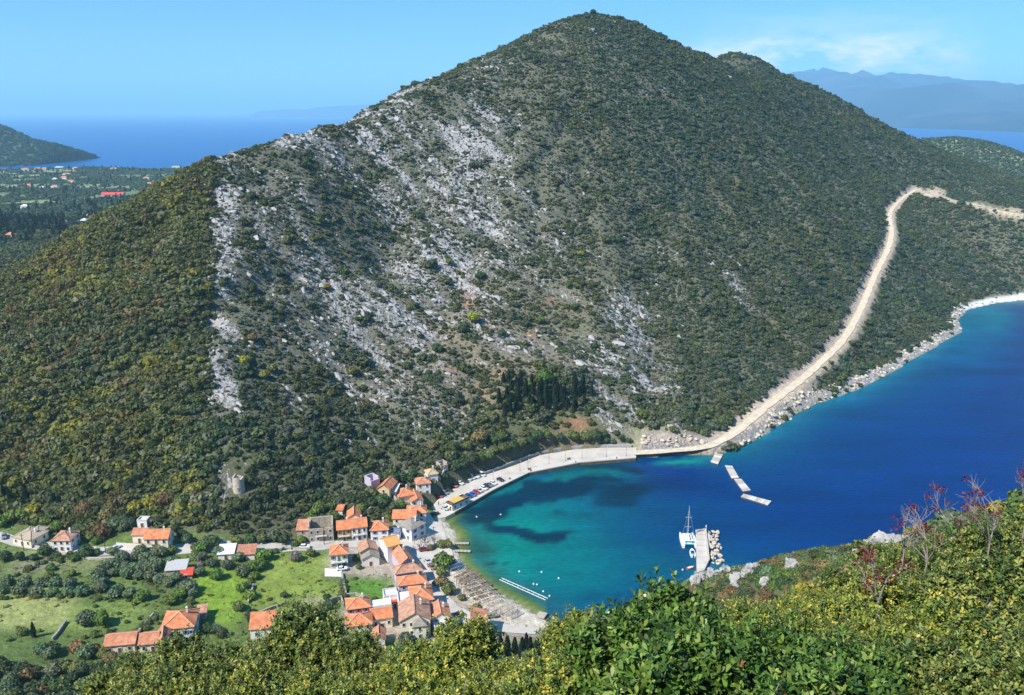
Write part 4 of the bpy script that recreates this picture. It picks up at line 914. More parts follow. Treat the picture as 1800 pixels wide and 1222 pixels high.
s = p.y / FPX; b = MB(); b.box((0, 0, 2.5), (36 * s, 14, 6)); b.build('wall', WALLS['pale'], H)
b = MB(); W2 = 19 * s; b.add([(-W2, -8, 5.5), (W2, -8, 5.5), (W2, 8, 5.5), (-W2, 8, 5.5), (-W2, 0, 9.5), (W2, 0, 9.5)], [(0, 1, 5, 4), (2, 3, 4, 5), (1, 2, 5), (3, 0, 4), (3, 2, 1, 0)]); b.build('roof', mat('far_red_roof', (.62, .09, .07), .8, .1), H)

ORD = 'nearest,second nearest,third nearest,fourth nearest,fifth nearest,sixth nearest,seventh nearest,eighth nearest,ninth nearest,tenth nearest,eleventh nearest,twelfth nearest,thirteenth nearest,fourteenth nearest,fifteenth nearest,sixteenth nearest,seventeenth nearest,eighteenth nearest,nineteenth nearest,twentieth nearest'.split(',')
def rank_labels(objs, at, fmt, rest):
    objs = sorted(objs, key=lambda o: (o.location.x - at[0]) ** 2 + (o.location.y - at[1]) ** 2)
    for i, o in enumerate(objs): o['label'] = fmt % ORD[i] if i < len(ORD) else rest
rank_labels(FARH, H.location, 'small far house on the plain, %s to the long red roofed hall', 'small far house on the plain by the open sea')
# ------------------------------------------------------------------ cars
def tinted(name, rough, spec=.5, coat=0.0):
    m = bpy.data.materials.new(name); m.use_nodes = True; nt = m.node_tree; b = nt.nodes['Principled BSDF']
    oi = nt.nodes.new('ShaderNodeObjectInfo'); no = nt.nodes.new('ShaderNodeTexNoise'); no.inputs['Scale'].default_value = 3
    mr = nt.nodes.new('ShaderNodeMapRange'); mr.inputs['To Min'].default_value = .88; mr.inputs['To Max'].default_value = 1.1
    sc_ = nt.nodes.new('ShaderNodeVectorMath'); sc_.operation = 'SCALE'
    nt.links.new(no.outputs['Fac'], mr.inputs[0]); nt.links.new(oi.outputs['Color'], sc_.inputs[0]); nt.links.new(mr.outputs[0], sc_.inputs['Scale'])
    nt.links.new(sc_.outputs[0], b.inputs['Base Color']); b.inputs['Roughness'].default_value = rough; b.inputs['Specular IOR Level'].default_value = spec
    b.inputs['Coat Weight'].default_value = coat; return m
m_paint = tinted('car_paint', .35, .5, .5)
m_tyre = mat('tyre_rubber', (.02, .02, .02), .8, .1); m_rim = mat('steel_rim', (.4, .4, .42), .35, .1, metal=.8); m_lamp = mat('lamp_lens', (.75, .75, .72), .2, .05)
def loft(secs):
    b = MB(); n = len(secs[0]); v = [p for s in secs for p in s]; f = []
    for i in range(len(secs) - 1):
        for k in range(n): f.append((i * n + k, i * n + (k + 1) % n, (i + 1) * n + (k + 1) % n, (i + 1) * n + k))
    f += [tuple(range(n - 1, -1, -1)), tuple(range((len(secs) - 1) * n, len(secs) * n))]
    return b.add(v, f)
def oct_(l0, l1, w, z, c=.25): return [(l0 + c, -w, z), (l1 - c, -w, z), (l1, -w + c, z), (l1, w - c, z), (l1 - c, w, z), (l0 + c, w, z), (l0, w - c, z), (l0, -w + c, z)]
def make_car(kind):
    C = empty('parked_car')
    L2 = 2.05 if kind != 'van' else 2.5
    loft([oct_(-L2 + .1, L2 - .1, .78, .28), oct_(-L2, L2, .86, .45), oct_(-L2, L2, .88, .75), oct_(-L2 + .05, L2 - .08, .84, .92), oct_(-L2 + .15, L2 - .3, .76, .98)]).build('body', m_paint, C)
    if kind == 'hatch': g0, g1, r0, r1, zt = -1.75, .95, -1.45, .35, 1.45
    elif kind == 'saloon': g0, g1, r0, r1, zt = -1.35, 1.0, -.95, .35, 1.42
    else: g0, g1, r0, r1, zt = -2.2, 1.6, -2.1, 1.1, 1.95
    if kind == 'pickup': g0, g1, r0, r1, zt = -.6, 1.1, -.5, .6, 1.6
    loft([oct_(g0, g1, .77, .96), oct_(r0, r1, .62, zt)]).build('windows', m_glass, C)
    loft([oct_(r0 - .03, r1 + .03, .635, zt - .03), oct_(r0, r1, .60, zt + .05)]).build('roof', m_paint, C)
    if kind == 'pickup':
        b = MB(); b.box((-1.4, 0, 1.0), (1.3, 1.5, .06)); b.build('cargo_bed', m_dkwood, C)
    for x in (-1.25, 1.28):
        for y in (-.84, .84):
            w = MB(); n = 12; vs = []
            for yy, r_ in ((-.1, .30), (-.09, .31), (.09, .31), (.1, .30)):
                vs += [(r_ * math.cos(2 * math.pi * k / n), yy, r_ * math.sin(2 * math.pi * k / n)) for k in range(n)]
            w.add(vs, [(i * n + k, i * n + (k + 1) % n, (i + 1) * n + (k + 1) % n, (i + 1) * n + k) for i in range(3) for k in range(n)] + [tuple(range(n)), tuple(range(3 * n, 4 * n))])
            o = w.build('wheel', m_tyre, C); o.location = (x, y, .31)
    for y in (-.6, .6):
        b = MB(); b.box((L2 - .03, y, .70), (.1, .32, .16)); b.build('headlight', m_lamp, C)
    return C
KINDS_CAR = {}
def car(kind, px, heading, col, label, cat='car', zb=None, group='vehicles parked by the water'):
    p = hit(*px); z = p.z if zb is None else zb
    if zb is not None: q = at_z(px[0], px[1], zb); p = Vector(q)
    if kind not in KINDS_CAR: KINDS_CAR[kind] = C = make_car(kind)
    else: C = copy_tree(KINDS_CAR[kind])
    C.location = (p.x, p.y, z); C.rotation_euler = (0, 0, R(heading)); tag(C, label, cat, group)
    for ch in C.children:
        if ch.name.split('.')[0] in ('body', 'roof'): ch.color = (*col, 1)
    return C
CC = dict(navy=(.03,.05,.16), blue=(.03,.14,.5), red=(.42,.05,.04), silver=(.5,.52,.54), white=(.78,.78,.77), dark=(.035,.038,.045), grey=(.22,.23,.25), orange=(.75,.16,.03), maroon=(.22,.03,.05), brown=(.3,.16,.09), green=(.5,.6,.52))
Q = 1.62
for kind, px, hd, c, lab in [
    ('hatch',(823.5,874),-48,'navy','dark blue car nearest the pavilion on the quay edge'), ('hatch',(831,871),-48,'blue','bright blue car second from the pavilion along the quay edge'),
    ('hatch',(837,867),-48,'red','red car parked between a blue and a silver car on the quay'), ('saloon',(843,864),-48,'silver','silver car parked beside the red one on the quay edge'),
    ('hatch',(850.5,860),-48,'white','white car in the middle of the quay edge row'), ('hatch',(855.5,856.5),-48,'dark','dark car after the first white car on the quay edge'),
    ('saloon',(861,854),-48,'grey','grey car squeezed before the last white car on the quay edge'), ('hatch',(867,851),-48,'white','last white car of the quay edge row'),
    ('saloon',(879.5,845),-44,'dark','black car parked apart at the far end of the quay row'),
    ('van',(846,836),-42,'white','white van farthest along the row under the trees'), ('hatch',(837,839),-42,'white','white car second farthest in the row under the trees'),
    ('saloon',(830,841.5),-42,'silver','silver car in the row under the trees'), ('hatch',(823,844),-42,'green','pale green car in the row under the trees'),
    ('saloon',(817,847.5),-42,'dark','dark car in the row under the trees'), ('hatch',(809,851),-42,'white','white car beside the orange truck'),
    ('van',(797,855),-40,'orange','orange truck parked in the row under the trees'),
    ('hatch',(789,863.5),-38,'dark','dark car standing in the shade by the white house'), ('saloon',(782,868),-38,'grey','grey car in the shade next to the red car'),
    ('hatch',(771,874),-20,'red','red car in front of the tall white house'), ('saloon',(782,895.5),-40,'silver','silver car standing alone near the pavilion'),
    ('hatch',(764,905),25,'dark','dark car at the corner where quay and square meet')]:
    car(kind, px, hd, CC[c], lab, zb=Q)
for kind, px, hd, c, lab in [
    ('hatch',(745,969),20,'maroon','maroon car under the bare trees in the square'), ('saloon',(768,963),15,'dark','dark car by the jetties'),
    ('saloon',(752,990),-55,'silver','silver car beside the big green tree on the waterfront street'), ('pickup',(759,1000),-55,'brown','brown pickup beside the big green tree'),
    ('hatch',(536,964),5,'white','white car on the street below the stone ruin'), ('hatch',(204,966),60,'white','white car parked before the cream two storey house'),
    ('saloon',(601,1003),10,'white','white car in the courtyard of the verandah house'), ('hatch',(1346,699),52,'dark','dark car driving on the pale mountain road'),
    ('saloon',(806,1084),30,'dark','dark car by the terraces behind the beach'), ('hatch',(865,1086),15,'grey','grey car parked at the end of the beach terraces'),
    ('hatch',(8,946),-60,'grey','grey car on the street at the edge of the village')]:
    c_ = car(kind, px, hd, CC[c], lab, group='vehicles in the village streets'); c_.location.z += .28

# ------------------------------------------------------------------ lamp posts and other street furniture
def lamp_post(px, h, label, z=1.6):
    p = at_z(px[0], px[1], z); o = empty('lamp_post', (p[0], p[1], z)); tag(o, label, 'lamp post', 'lamp posts along the quay')
    b = MB(); b.lathe([(.14, 0), (.14, .5), (.07, .6), (.05, h)], 8); b.build('pole', m_iron, o)
    b = MB(); b.bar((0, 0, h), (.3, -.7, h + .1), .06); b.build('arm', m_iron, o)
    b = MB(); b.lathe([(.05, .25), (.2, .15), (.16, -.12), (.05, -.16)], 8, (.3, -.7, h)); b.build('lantern', m_lamp, o)
for i, px in enumerate([(867,846),(914,828),(928,824),(965,816),(994,810),(1023,806),(1066,803),(1101,802)]):
    lamp_post(px, 5.2, ['lamp post beside the last white car on the quay','lamp post where the quay opens out','lamp post by the quay bollard','lamp post on the inner bend of the quay','fourth lamp post from the far end of the quay','lamp post at the bend beside the bench','lamp post near the start of the mountain road','last lamp post at the far end of the quay'][i])
for u, v, h, lab in [(763,957,8,'wooden utility pole at the square by the jetties'),(513,967,8,'utility pole beside the meadow wall'),(42,968,7,'utility pole at the bend of the street'),(186,972,7,'utility pole before the forecourt of the cream house'),(570,958,8,'utility pole at the corner of the stone ruin')]:
    p = hit(u, v); o = empty('utility_pole', p); tag(o, lab, 'pole', 'utility poles')
    b = MB(); b.lathe([(.16, -.5), (.11, h)], 8); b.build('pole', m_dkwood, o); b = MB(); b.box((0, 0, h - .6), (1.7, .12, .12)); b.build('crossarm', m_dkwood, o)
def bollard_pair(px, lab):
    p = at_z(*px, 1.6); o = empty('mooring_bollard', p); tag(o, lab, 'bollard', 'bollards on the quay'); b = MB(); b.lathe([(.28, 0), (.2, .1), (.18, .5), (.3, .6), (.24, .78)], 10); b.build('post', m_iron, o)
    b = MB(); b.box((0, 0, .04), (.8, .8, .08)); b.build('base_plate', m_iron, o)
for px, lab in [((896,842),'mooring bollard nearest the parked cars'),((933,828),'mooring bollard at the first bend of the quay'),((1012,813),'mooring bollard at the second bend of the quay'),((1084,806),'mooring bollard near the far end of the quay')]: bollard_pair(px, lab)
def bench(px, rz_, lab, z=1.6):
    p = at_z(*px, z); o = empty('bench', p, rz_); tag(o, lab, 'bench')
    b = MB(); b.box((0, 0, .45), (1.8, .5, .07)); b.build('seat', m_dkwood, o); b = MB(); b.box((0, .26, .75), (1.8, .06, .4)); b.build('backrest', m_dkwood, o)
    for x in (-.75, .75): b = MB(); b.box((x, 0, .2), (.1, .45, .42)); b.build('leg', m_iron, o)
bench((1000,808), .3, 'dark bench beside the lamp post on the far quay')
bench((931,826), .5, 'dark bench near the first bend of the quay')

# ------------------------------------------------------------------ pontoons, jetties, floating line, buoys
def pontoon(corners, lab, segs, axis_long):
    P = [Vector(at_z(u, v, .6)) for u, v in corners]; o = empty('floating_pontoon', (P[0].x, P[0].y, 0)); tag(o, lab, 'pontoon', 'floating pontoons moored off the road')
    P = [p - o.location for p in P]
    b = MB(); b.prism([(p.x * .995, p.y) for p in P], -.3, .5); b.build('float', m_dkwood, o)
    A, B, C_, D_ = P if axis_long == 0 else (P[1], P[2], P[3], P[0])     # long sides A-D and B-C
    for i in range(segs):
        t0, t1 = (i + .03) / segs, (i + .97) / segs
        q = [A.lerp(D_, t0), B.lerp(C_, t0), B.lerp(C_, t1), A.lerp(D_, t1)]
        b = MB(); b.prism([(p.x, p.y) for p in q], .505, .66 + random.uniform(0, .06)); b.build('deck_panel', random.choice([m_wood, m_kerb, m_slab]), o)
pontoon([(1257,797),(1271,799),(1262,816),(1249,812)], 'short pontoon closest to the mountain road', 5, 0)
pontoon([(1274,818),(1287,819),(1299,840),(1286,841)], 'upper of the two aligned pontoons in the bay', 7, 0)
pontoon([(1290,842),(1303,842),(1320,862),(1306,864)], 'lower of the two aligned pontoons in the bay', 7, 0)
pontoon([(1302,873),(1307,868),(1356,881),(1350,888)], 'long slanting pontoon farthest out in the bay', 10, 0)
def jetty(a, b_, w, lab, z=.7):
    A, B = Vector(at_z(*a, z)), Vector(at_z(*b_, z)); d = (B - A); L_ = d.length; o = empty('jetty', (A.x, A.y, 0), math.atan2(d.y, d.x)); tag(o, lab, 'jetty')
    n = int(L_ / .5)
    for i in range(n):
        b = MB(); b.box((L_ * (i + .5) / n, 0, z), (L_ / n * .9, w, .08)); b.build('plank', m_wood, o)
    for i in range(4):
        for s in (-1, 1):
            b = MB(); b.lathe([(.1, -2), (.1, z + .25)], 6, (L_ * (i + .2) / 4, s * w * .45, 0)); b.build('pile', m_dkwood, o)
    for s in (-1, 1):
        b = MB(); b.bar((0, s * w * .4, z - .12), (L_, s * w * .4, z - .12), .12, .14); b.build('stringer', m_dkwood, o)
jetty((800,955), (824,955), 1.7, 'farther of two wooden jetties by the square'); jetty((799,968), (827,969), 1.7, 'nearer of two wooden jetties by the square')
jetty((948,1086), (955,1076), 3.4, 'short broad timber platform at the end of the beach', .9)
A, B = Vector(at_z(880, 1017, .3)), Vector(at_z(961, 1053, .3)); d = B - A; o = empty('floating_walkway', (A.x, A.y, 0), math.atan2(d.y, d.x)); tag(o, 'long thin white floating walkway frame off the beach', 'walkway')
for s in (-.7, .7): b = MB(); b.bar((0, s, .2), (d.length, s, .2), .14, .2); b.build('rail_float', MATS['white_paint'], o)
for i in range(9): b = MB(); b.box((d.length * (i + .5) / 9, 0, .22), (.1, 1.26, .1)); b.build('crosspiece', MATS['white_paint'], o)
BUOYS = []
for i, (u, v) in enumerate([(913,1005),(952,1006),(982,1017),(938,1027),(955,1040),(966,1048),(944,1028),(838,909),(880,905),(1200,1002)]):
    p = at_z(u, v, 0); b = MB(); b.lathe([(.05, -.3), (.32, -.12), (.36, .1), (.25, .32), (.06, .4), (.05, .6)], 10)
    bo = b.build('mooring_buoy', MATS['white_paint'], None, True); bo.location = p; BUOYS.append(tag(bo, 'x', 'buoy', 'white buoys in the bay'))

rank_labels(BUOYS, B, 'small white mooring buoy, %s to the outer end of the floating walkway', 'small white buoy')
# ------------------------------------------------------------------ boats
m_gel = mat('white_gelcoat', (.82, .82, .80), .3, .03, spec=.5); m_navy = mat('blue_canvas', (.04, .12, .3), .7, .1); m_teal = mat('teal_cushion', (.05, .35, .38), .7, .1)
m_alu = mat('mast_aluminium', (.66, .66, .64), .35, .05, metal=.3); m_red = mat('red_rubber', (.45, .10, .08), .6, .1)
def hull(L_, w, h, m, o, name='hull', x=0.0, draft=.35, bow=.35):
    """pointed hull along +Y with a transom at -Y"""
    st = [(-L_ / 2, .78, 0), (-L_ * .25, 1, 0), (0, 1, .02), (L_ * .22, .82, .08), (L_ * .38, .48, .18), (L_ / 2, .03, .32)]
    secs = []
    for y, k, r_ in st:
        hw = w / 2 * k; z1 = h + bow * r_ * 2; secs.append([(x - hw * .45, y, -draft), (x + hw * .45, y, -draft), (x + hw * .92, y, .1), (x + hw, y, z1), (x - hw, y, z1), (x - hw * .92, y, .1)])
    return loft(secs).build(name, m, o)
p = at_z(1209, 952, 0); C = empty('catamaran', p, R(-3)); tag(C, 'white sailing catamaran with tall mast moored at the pier', 'boat')
for s in (-1, 1):
    hl = hull(11.4, 1.5, 1.15, m_gel, C, 'hull', s * 2.55); b = MB(); b.box((s * 2.55, -5.2, .75), (.9, .9, .1)); b.build('stern_step', m_wood, hl)
b = MB(); b.box((0, -.7, 1.0), (4.0, 7.4, .5)); b.build('bridge_deck', m_gel, C)
ca = loft([oct_(-1.9, 1.9, 2.9, 1.24, .5), oct_(-1.7, 1.7, 2.5, 1.9, .5), oct_(-1.5, 1.5, 2.2, 2.15, .5)])
ca.v = [(x * 1.0, y * .85 + .6, z) for x, y, z in ca.v]; co = ca.build('cabin', m_gel, C)
for s in (-1, 1): b = MB(); b.box((s * 1.86, .6, 1.6), (.06, 3.2, .3)); b.build('cabin_window', m_glass, co)
b = MB(); b.box((0, -1.85, 1.62), (2.8, .06, .4)); b.build('cabin_window', m_glass, co)
b = MB(); b.box((0, -2.9, 2.2), (3.4, 1.7, .08)); b.build('bimini', m_gel, C)
for x, y in ((-1.3, -3.2), (1.3, -3.2)): b = MB(); b.box((x, y, 1.4), (.7, 1.4, .3)); b.build('cockpit_seat', m_teal, C)
b = MB(); b.box((0, -4.4, 1.05), (3.4, .3, .5)); b.build('stern_beam', m_teal, C)
b = MB(); b.box((0, 3.9, .95), (3.5, 2.6, .04)); b.build('trampoline', mat('net', (.7, .7, .68), .9, .05), C)
b = MB(); b.bar((-2.5, 5.0, 1.0), (2.5, 5.0, 1.0), .18); b.build('crossbeam', m_alu, C)
b = MB(); b.tube([(0, 1.0, 1.9), (0, .9, 9), (0, .8, 15.6)], [.16, .14, .09], 8); ma = b.build('mast', m_alu, C)
for z, w in ((6.2, 1.3), (10.4, 1.3)): b = MB(); b.bar((-w, .9, z), (w, .9, z), .12); b.build('spreader', m_alu, ma)
b = MB(); b.tube([(0, 1, 2.9), (0, -3.8, 3.1)], .12, 8); b.build('boom', m_alu, C); b = MB(); b.tube([(0, .8, 3.12), (0, -3.6, 3.3)], [.26, .16], 8); b.build('furled_sail', m_gel, C)
for a_, c_ in (((0, .8, 15.4), (0, 5.0, 1.1)), ((0, .9, 14), (2.9, -.4, 1.2)), ((0, .9, 14), (-2.9, -.4, 1.2))): b = MB(); b.tube([a_, c_], .025, 5); b.build('stay', m_alu, C)
p = at_z(1217, 974, 0); C = empty('motor_boat', p, R(-6)); tag(C, 'small white motor boat moored behind the catamaran', 'boat')
hull(6.0, 2.3, .75, m_gel, C); b = MB(); b.box((0, -.5, .80), (1.5, 2.8, .12)); b.build('cockpit', m_teal, C); loft([oct_(-.7, .7, .7, .74, .2), oct_(-.5, .5, .45, 1.35, .15)]).build('windscreen', m_glass, C)
b = MB(); b.box((0, -3.1, .7), (.4, .5, .9)); b.build('outboard', m_iron, C)
p = at_z(1214, 999, 0); C = empty('dinghy', p, R(-62)); tag(C, 'little reddish dinghy beside the pier', 'boat'); hull(3.6, 1.5, .5, m_red, C, bow=.2); b = MB(); b.box((0, -.2, .52), (.9, 2.2, .08)); b.build('floorboards', m_gel, C)
b = MB(); b.box((0, .1, .6), (1.1, .25, .08)); b.build('thwart', m_wood, C)
for px, hd, L_, lab in [((1146,1050),80,6.2,'white boat with reddish cockpit moored beyond the near bushes'),((1076,1081),75,4.8,'small white boat at the shore beyond the near bushes'),((972,1089),20,3.6,'small dark rowing boat by the rock at the beach end')]:
    p = at_z(*px, 0); C = empty('moored_boat', p, R(hd)); tag(C, lab, 'boat'); hull(L_, L_ * .36, .7, m_gel if 'white' in lab else m_dkwood, C)
    b = MB(); b.box((0, -.3, .74), (L_ * .2, L_ * .5, .12)); b.build('cockpit', m_red if 'reddish' in lab else m_wood, C)

# ------------------------------------------------------------------ people on the quay and in the square (tiny at this distance)
def person(px, z, rz_, shirt, trousers, lab):
    p = Vector(at_z(*px, z)) if z is not None else hit(*px) + Vector((0, 0, .25))
    o = empty('person', p, rz_); tag(o, lab, 'person')
    J = [(0,0,.95),(0,0,1.2),(0,.01,1.42),(0,.01,1.52),(.19,0,1.42),(.26,.02,1.14),(.27,-.06,.88),(-.19,0,1.42),(-.26,.02,1.14),(-.25,.03,.88),(.1,0,.9),(.12,-.06,.5),(.12,.02,.08),(.13,-.12,.03),(-.1,0,.9),(-.11,.05,.5),(-.12,.12,.08),(-.12,-.02,.03),(0,.0,1.62),(0,-.01,1.74)]
    E = [(0,1),(1,2),(2,3),(2,4),(4,5),(5,6),(2,7),(7,8),(8,9),(0,10),(10,11),(11,12),(12,13),(0,14),(14,15),(15,16),(16,17),(3,18),(18,19)]
    RR = [.15,.14,.13,.055,.07,.05,.04,.07,.05,.04,.1,.07,.05,.045,.1,.07,.05,.045,.1,.085]
    me = bpy.data.meshes.new('body'); me.from_pydata(J, E, []); b = link('body', me, o, mat('skin', (.5, .3, .2), .6, .08))
    md = b.modifiers.new('skin', 'SKIN'); me.skin_vertices[0].data.foreach_set('radius', np.repeat(np.array(RR, np.float32), 2)); me.skin_vertices[0].data[0].use_root = True
    s = b.modifiers.new('sub', 'SUBSURF'); s.levels = 1; s.render_levels = 1
    t = MB(); t.lathe([(.17, .93), (.18, 1.05), (.19, 1.3), (.21, 1.42), (.1, 1.5)], 10); t.build('shirt', shirt, o, True)
    for sx, y1, y2 in ((.1, -.06, .02), (-.1, .05, .12)): t = MB(); t.tube([(sx, 0, .96), (sx * 1.15, y1, .5), (sx * 1.2, y2, .12)], [.115, .09, .075], 8); t.build('trouser_leg', trousers, o, True)
    t = MB(); t.lathe([(.09, 1.63), (.108, 1.70), (.10, 1.80), (.04, 1.86)], 10, (0, .025, 0)); t.build('hair', m_iron, o, True)
person((771,888), 1.6, .6, MATS['dark_iron'], MATS['blue_canvas'], 'person in dark top standing between the cars and the pavilion')
person((779,886), 1.6, 2.0, MATS['white_paint'], MATS['dark_iron'], 'person in white top near the pavilion end')
# ------------------------------------------------------------------ foliage shapes
def leafball(seed, nclump, csize, lobes=5, squash=.85, core=.78, spread=.45, cone=False):
    """a crown of small leaf-clump faces round a dark core; unit radius, base at z = 0; per-corner tone in 'tone'"""
    r = np.random.default_rng(seed)
    lc = np.zeros((lobes, 3)); lr = np.zeros(lobes)
    for i in range(lobes):
        a = 2 * math.pi * (i + r.uniform(0, .7)) / lobes; d = spread * r.uniform(.6, 1.1) if i else 0
        lc[i] = (d * math.cos(a), d * math.sin(a), r.uniform(.38, .75) * squash + (.15 if i == 0 else 0)); lr[i] = r.uniform(.42, .62)
    P = []; Nn = []
    while len(P) < nclump:
        n = r.normal(size=3); n /= np.linalg.norm(n)
        if cone:
            z = r.uniform(0, 1) ** .8; rad = .22 * (1 - z) ** .6 * min(1, (z + .04) * 9) + .015; p = np.array([n[0] * rad, n[1] * rad, z]) / 1.0
            p[:2] = n[:2] / (np.hypot(*n[:2]) + 1e-6) * rad * r.uniform(.75, 1.08); nn_ = np.array([n[0], n[1], .35]); P.append(p); Nn.append(nn_ / np.linalg.norm(nn_)); continue
        i = r.integers(lobes); p = lc[i] + n * lr[i] * np.array([1, 1, squash]) * r.uniform(.82, 1.08)
        if p[2] < .03: continue
        if any(np.linalg.norm((p - lc[j]) / np.array([1, 1, squash])) < lr[j] * .8 for j in range(lobes) if j != i): continue
        P.append(p); Nn.append(n)
    P = np.array(P); Nn = np.array(Nn) + r.normal(size=P.shape) * .45; Nn /= np.linalg.norm(Nn, axis=1)[:, None]
    t = np.cross(Nn, r.normal(size=P.shape)); t /= np.linalg.norm(t, axis=1)[:, None] + 1e-9; b = np.cross(Nn, t)
    s = csize * r.uniform(.6, 1.35, (nclump, 1)); tone = r.uniform(.62, 1.3, nclump)
    k = .55 if not cone else 1.0
    if cone: t, b = np.cross(Nn, [0, 0, 1.0]) * .6, np.array([[0, 0, 1.0]]) * 1.3 + Nn * .3
    q = np.stack([P - t * s - b * s * k, P + t * s * .7 - b * s, P + t * s + b * s * k + Nn * s * .35, P - t * s * .6 + b * s], 1)
    v = q.reshape(-1, 3); f = np.arange(nclump * 4).reshape(-1, 4); tv = np.repeat(tone, 4)
    vs = [v]; fs = [tuple(x) for x in f]; tn = [tv]
    bm = bmesh.new()
    if cone:
        bmesh.ops.create_cone(bm, cap_ends=True, segments=8, radius1=.16, radius2=.02, depth=.93); bmesh.ops.translate(bm, verts=bm.verts, vec=(0, 0, .5))
        cv = np.array([x.co[:] for x in bm.verts]); cf = [[y.index for y in x.verts] for x in bm.faces]
        o = len(v); vs.append(cv); fs += [tuple(o + i for i in x) for x in cf]; tn.append(np.full(len(cv), .55))
    else:
        bmesh.ops.create_icosphere(bm, subdivisions=1, radius=1); bm.verts.ensure_lookup_table()
        cv = np.array([x.co[:] for x in bm.verts]); cf = [[y.index for y in x.verts] for x in bm.faces]; o = len(v)
        for i in range(lobes):
            vs.append(lc[i] + cv * lr[i] * core * np.array([1, 1, squash])); fs += [tuple(o + j for j in x) for x in cf]; tn.append(np.full(len(cv), .75)); o += len(cv)
    bm.free()
    me = bpy.data.meshes.new('foliage'); me.from_pydata(np.concatenate(vs).tolist(), [], fs); me.update()
    attr(me, 'tone', np.concatenate(tn)); return me
def foliage_material(name, source, fixed=None, trans=.25, rough=.65):
    m = bpy.data.materials.new(name); m.use_nodes = True; nt = m.node_tree; N = nt.nodes; Lk = nt.links.new
    b = N['Principled BSDF']; b.inputs['Roughness'].default_value = rough; b.inputs['Specular IOR Level'].default_value = .2
    if source == 'inst': a = N.new('ShaderNodeAttribute'); a.attribute_type = 'INSTANCER'; a.attribute_name = 'tint'; c = a.outputs['Color']
    elif source == 'vert': a = N.new('ShaderNodeAttribute'); a.attribute_name = 'leafcol'; c = a.outputs['Color']
    else: a = N.new('ShaderNodeObjectInfo'); c = a.outputs['Color']
    if source != 'vert':
        tn = N.new('ShaderNodeAttribute'); tn.attribute_name = 'tone'
        sc_ = N.new('ShaderNodeVectorMath'); sc_.operation = 'SCALE'; Lk(c, sc_.inputs[0]); Lk(tn.outputs['Fac'], sc_.inputs['Scale']); c = sc_.outputs[0]
    Lk(c, b.inputs['Base Color'])
    tr = N.new('ShaderNodeBsdfTranslucent'); Lk(c, tr.inputs['Color']); mx = N.new('ShaderNodeMixShader'); mx.inputs[0].default_value = trans
    Lk(b.outputs[0], mx.inputs[1]); Lk(tr.outputs[0], mx.inputs[2]); Lk(mx.outputs[0], N['Material Output'].inputs['Surface'])
    return m
m_inst = foliage_material('maquis_foliage', 'inst'); m_tree = foliage_material('tree_foliage', 'obj'); m_leaf = foliage_material('near_leaves', 'vert', trans=.16, rough=.48); m_leaf.node_tree.nodes['Principled BSDF'].inputs['Specular IOR Level'].default_value = .28
m_bark = mat('bark', (.11, .085, .065), .9, .25, 3)
m_branch = mat('grey_branch', (.30, .26, .22), .85, .25, 6)

def scatter(name, pts, scl, rotz, idx, tint, kinds, label, tilt=None):
    """one mass of plants or stones: shapes of a hidden kit set on points"""
    kit = bpy.data.collections.new(name + '_kit')
    for i, me in enumerate(kinds):
        o = bpy.data.objects.new('%s_kind_%02d' % (name, i), me); kit.objects.link(o)
    me = bpy.data.meshes.new(name); me.vertices.add(len(pts)); me.vertices.foreach_set('co', np.asarray(pts, np.float32).ravel())
    rot = np.zeros((len(pts), 3)); rot[:, 2] = rotz
    if tilt is not None: rot[:, 0] = tilt[:, 0]; rot[:, 1] = tilt[:, 1]
    attr(me, 'scl', scl, 'FLOAT_VECTOR'); attr(me, 'rot', rot, 'FLOAT_VECTOR'); attr(me, 'kindex', idx, 'INT'); attr(me, 'tint', tint, 'FLOAT_COLOR')
    ng = bpy.data.node_groups.new(name + '_nodes', 'GeometryNodeTree')
    ng.interface.new_socket('Geometry', in_out='INPUT', socket_type='NodeSocketGeometry'); ng.interface.new_socket('Geometry', in_out='OUTPUT', socket_type='NodeSocketGeometry')
    gi = ng.nodes.new('NodeGroupInput'); go = ng.nodes.new('NodeGroupOutput'); ip = ng.nodes.new('GeometryNodeInstanceOnPoints'); ci = ng.nodes.new('GeometryNodeCollectionInfo')
    ci.inputs['Collection'].default_value = kit; ci.inputs['Separate Children'].default_value = True; ci.inputs['Reset Children'].default_value = True
    def na(nm, t): a = ng.nodes.new('GeometryNodeInputNamedAttribute'); a.data_type = t; a.inputs['Name'].default_value = nm; return a.outputs['Attribute']
    l = ng.links.new; l(gi.outputs[0], ip.inputs['Points']); l(ci.outputs[0], ip.inputs['Instance']); ip.inputs['Pick Instance'].default_value = True
    l(na('kindex', 'INT'), ip.inputs['Instance Index']); l(na('rot', 'FLOAT_VECTOR'), ip.inputs['Rotation']); l(na('scl', 'FLOAT_VECTOR'), ip.inputs['Scale']); l(ip.outputs[0], go.inputs[0])
    o = link(name, me); md = o.modifiers.new('scatter', 'NODES'); md.node_group = ng
    return tag(o, label=label, kind='stuff')

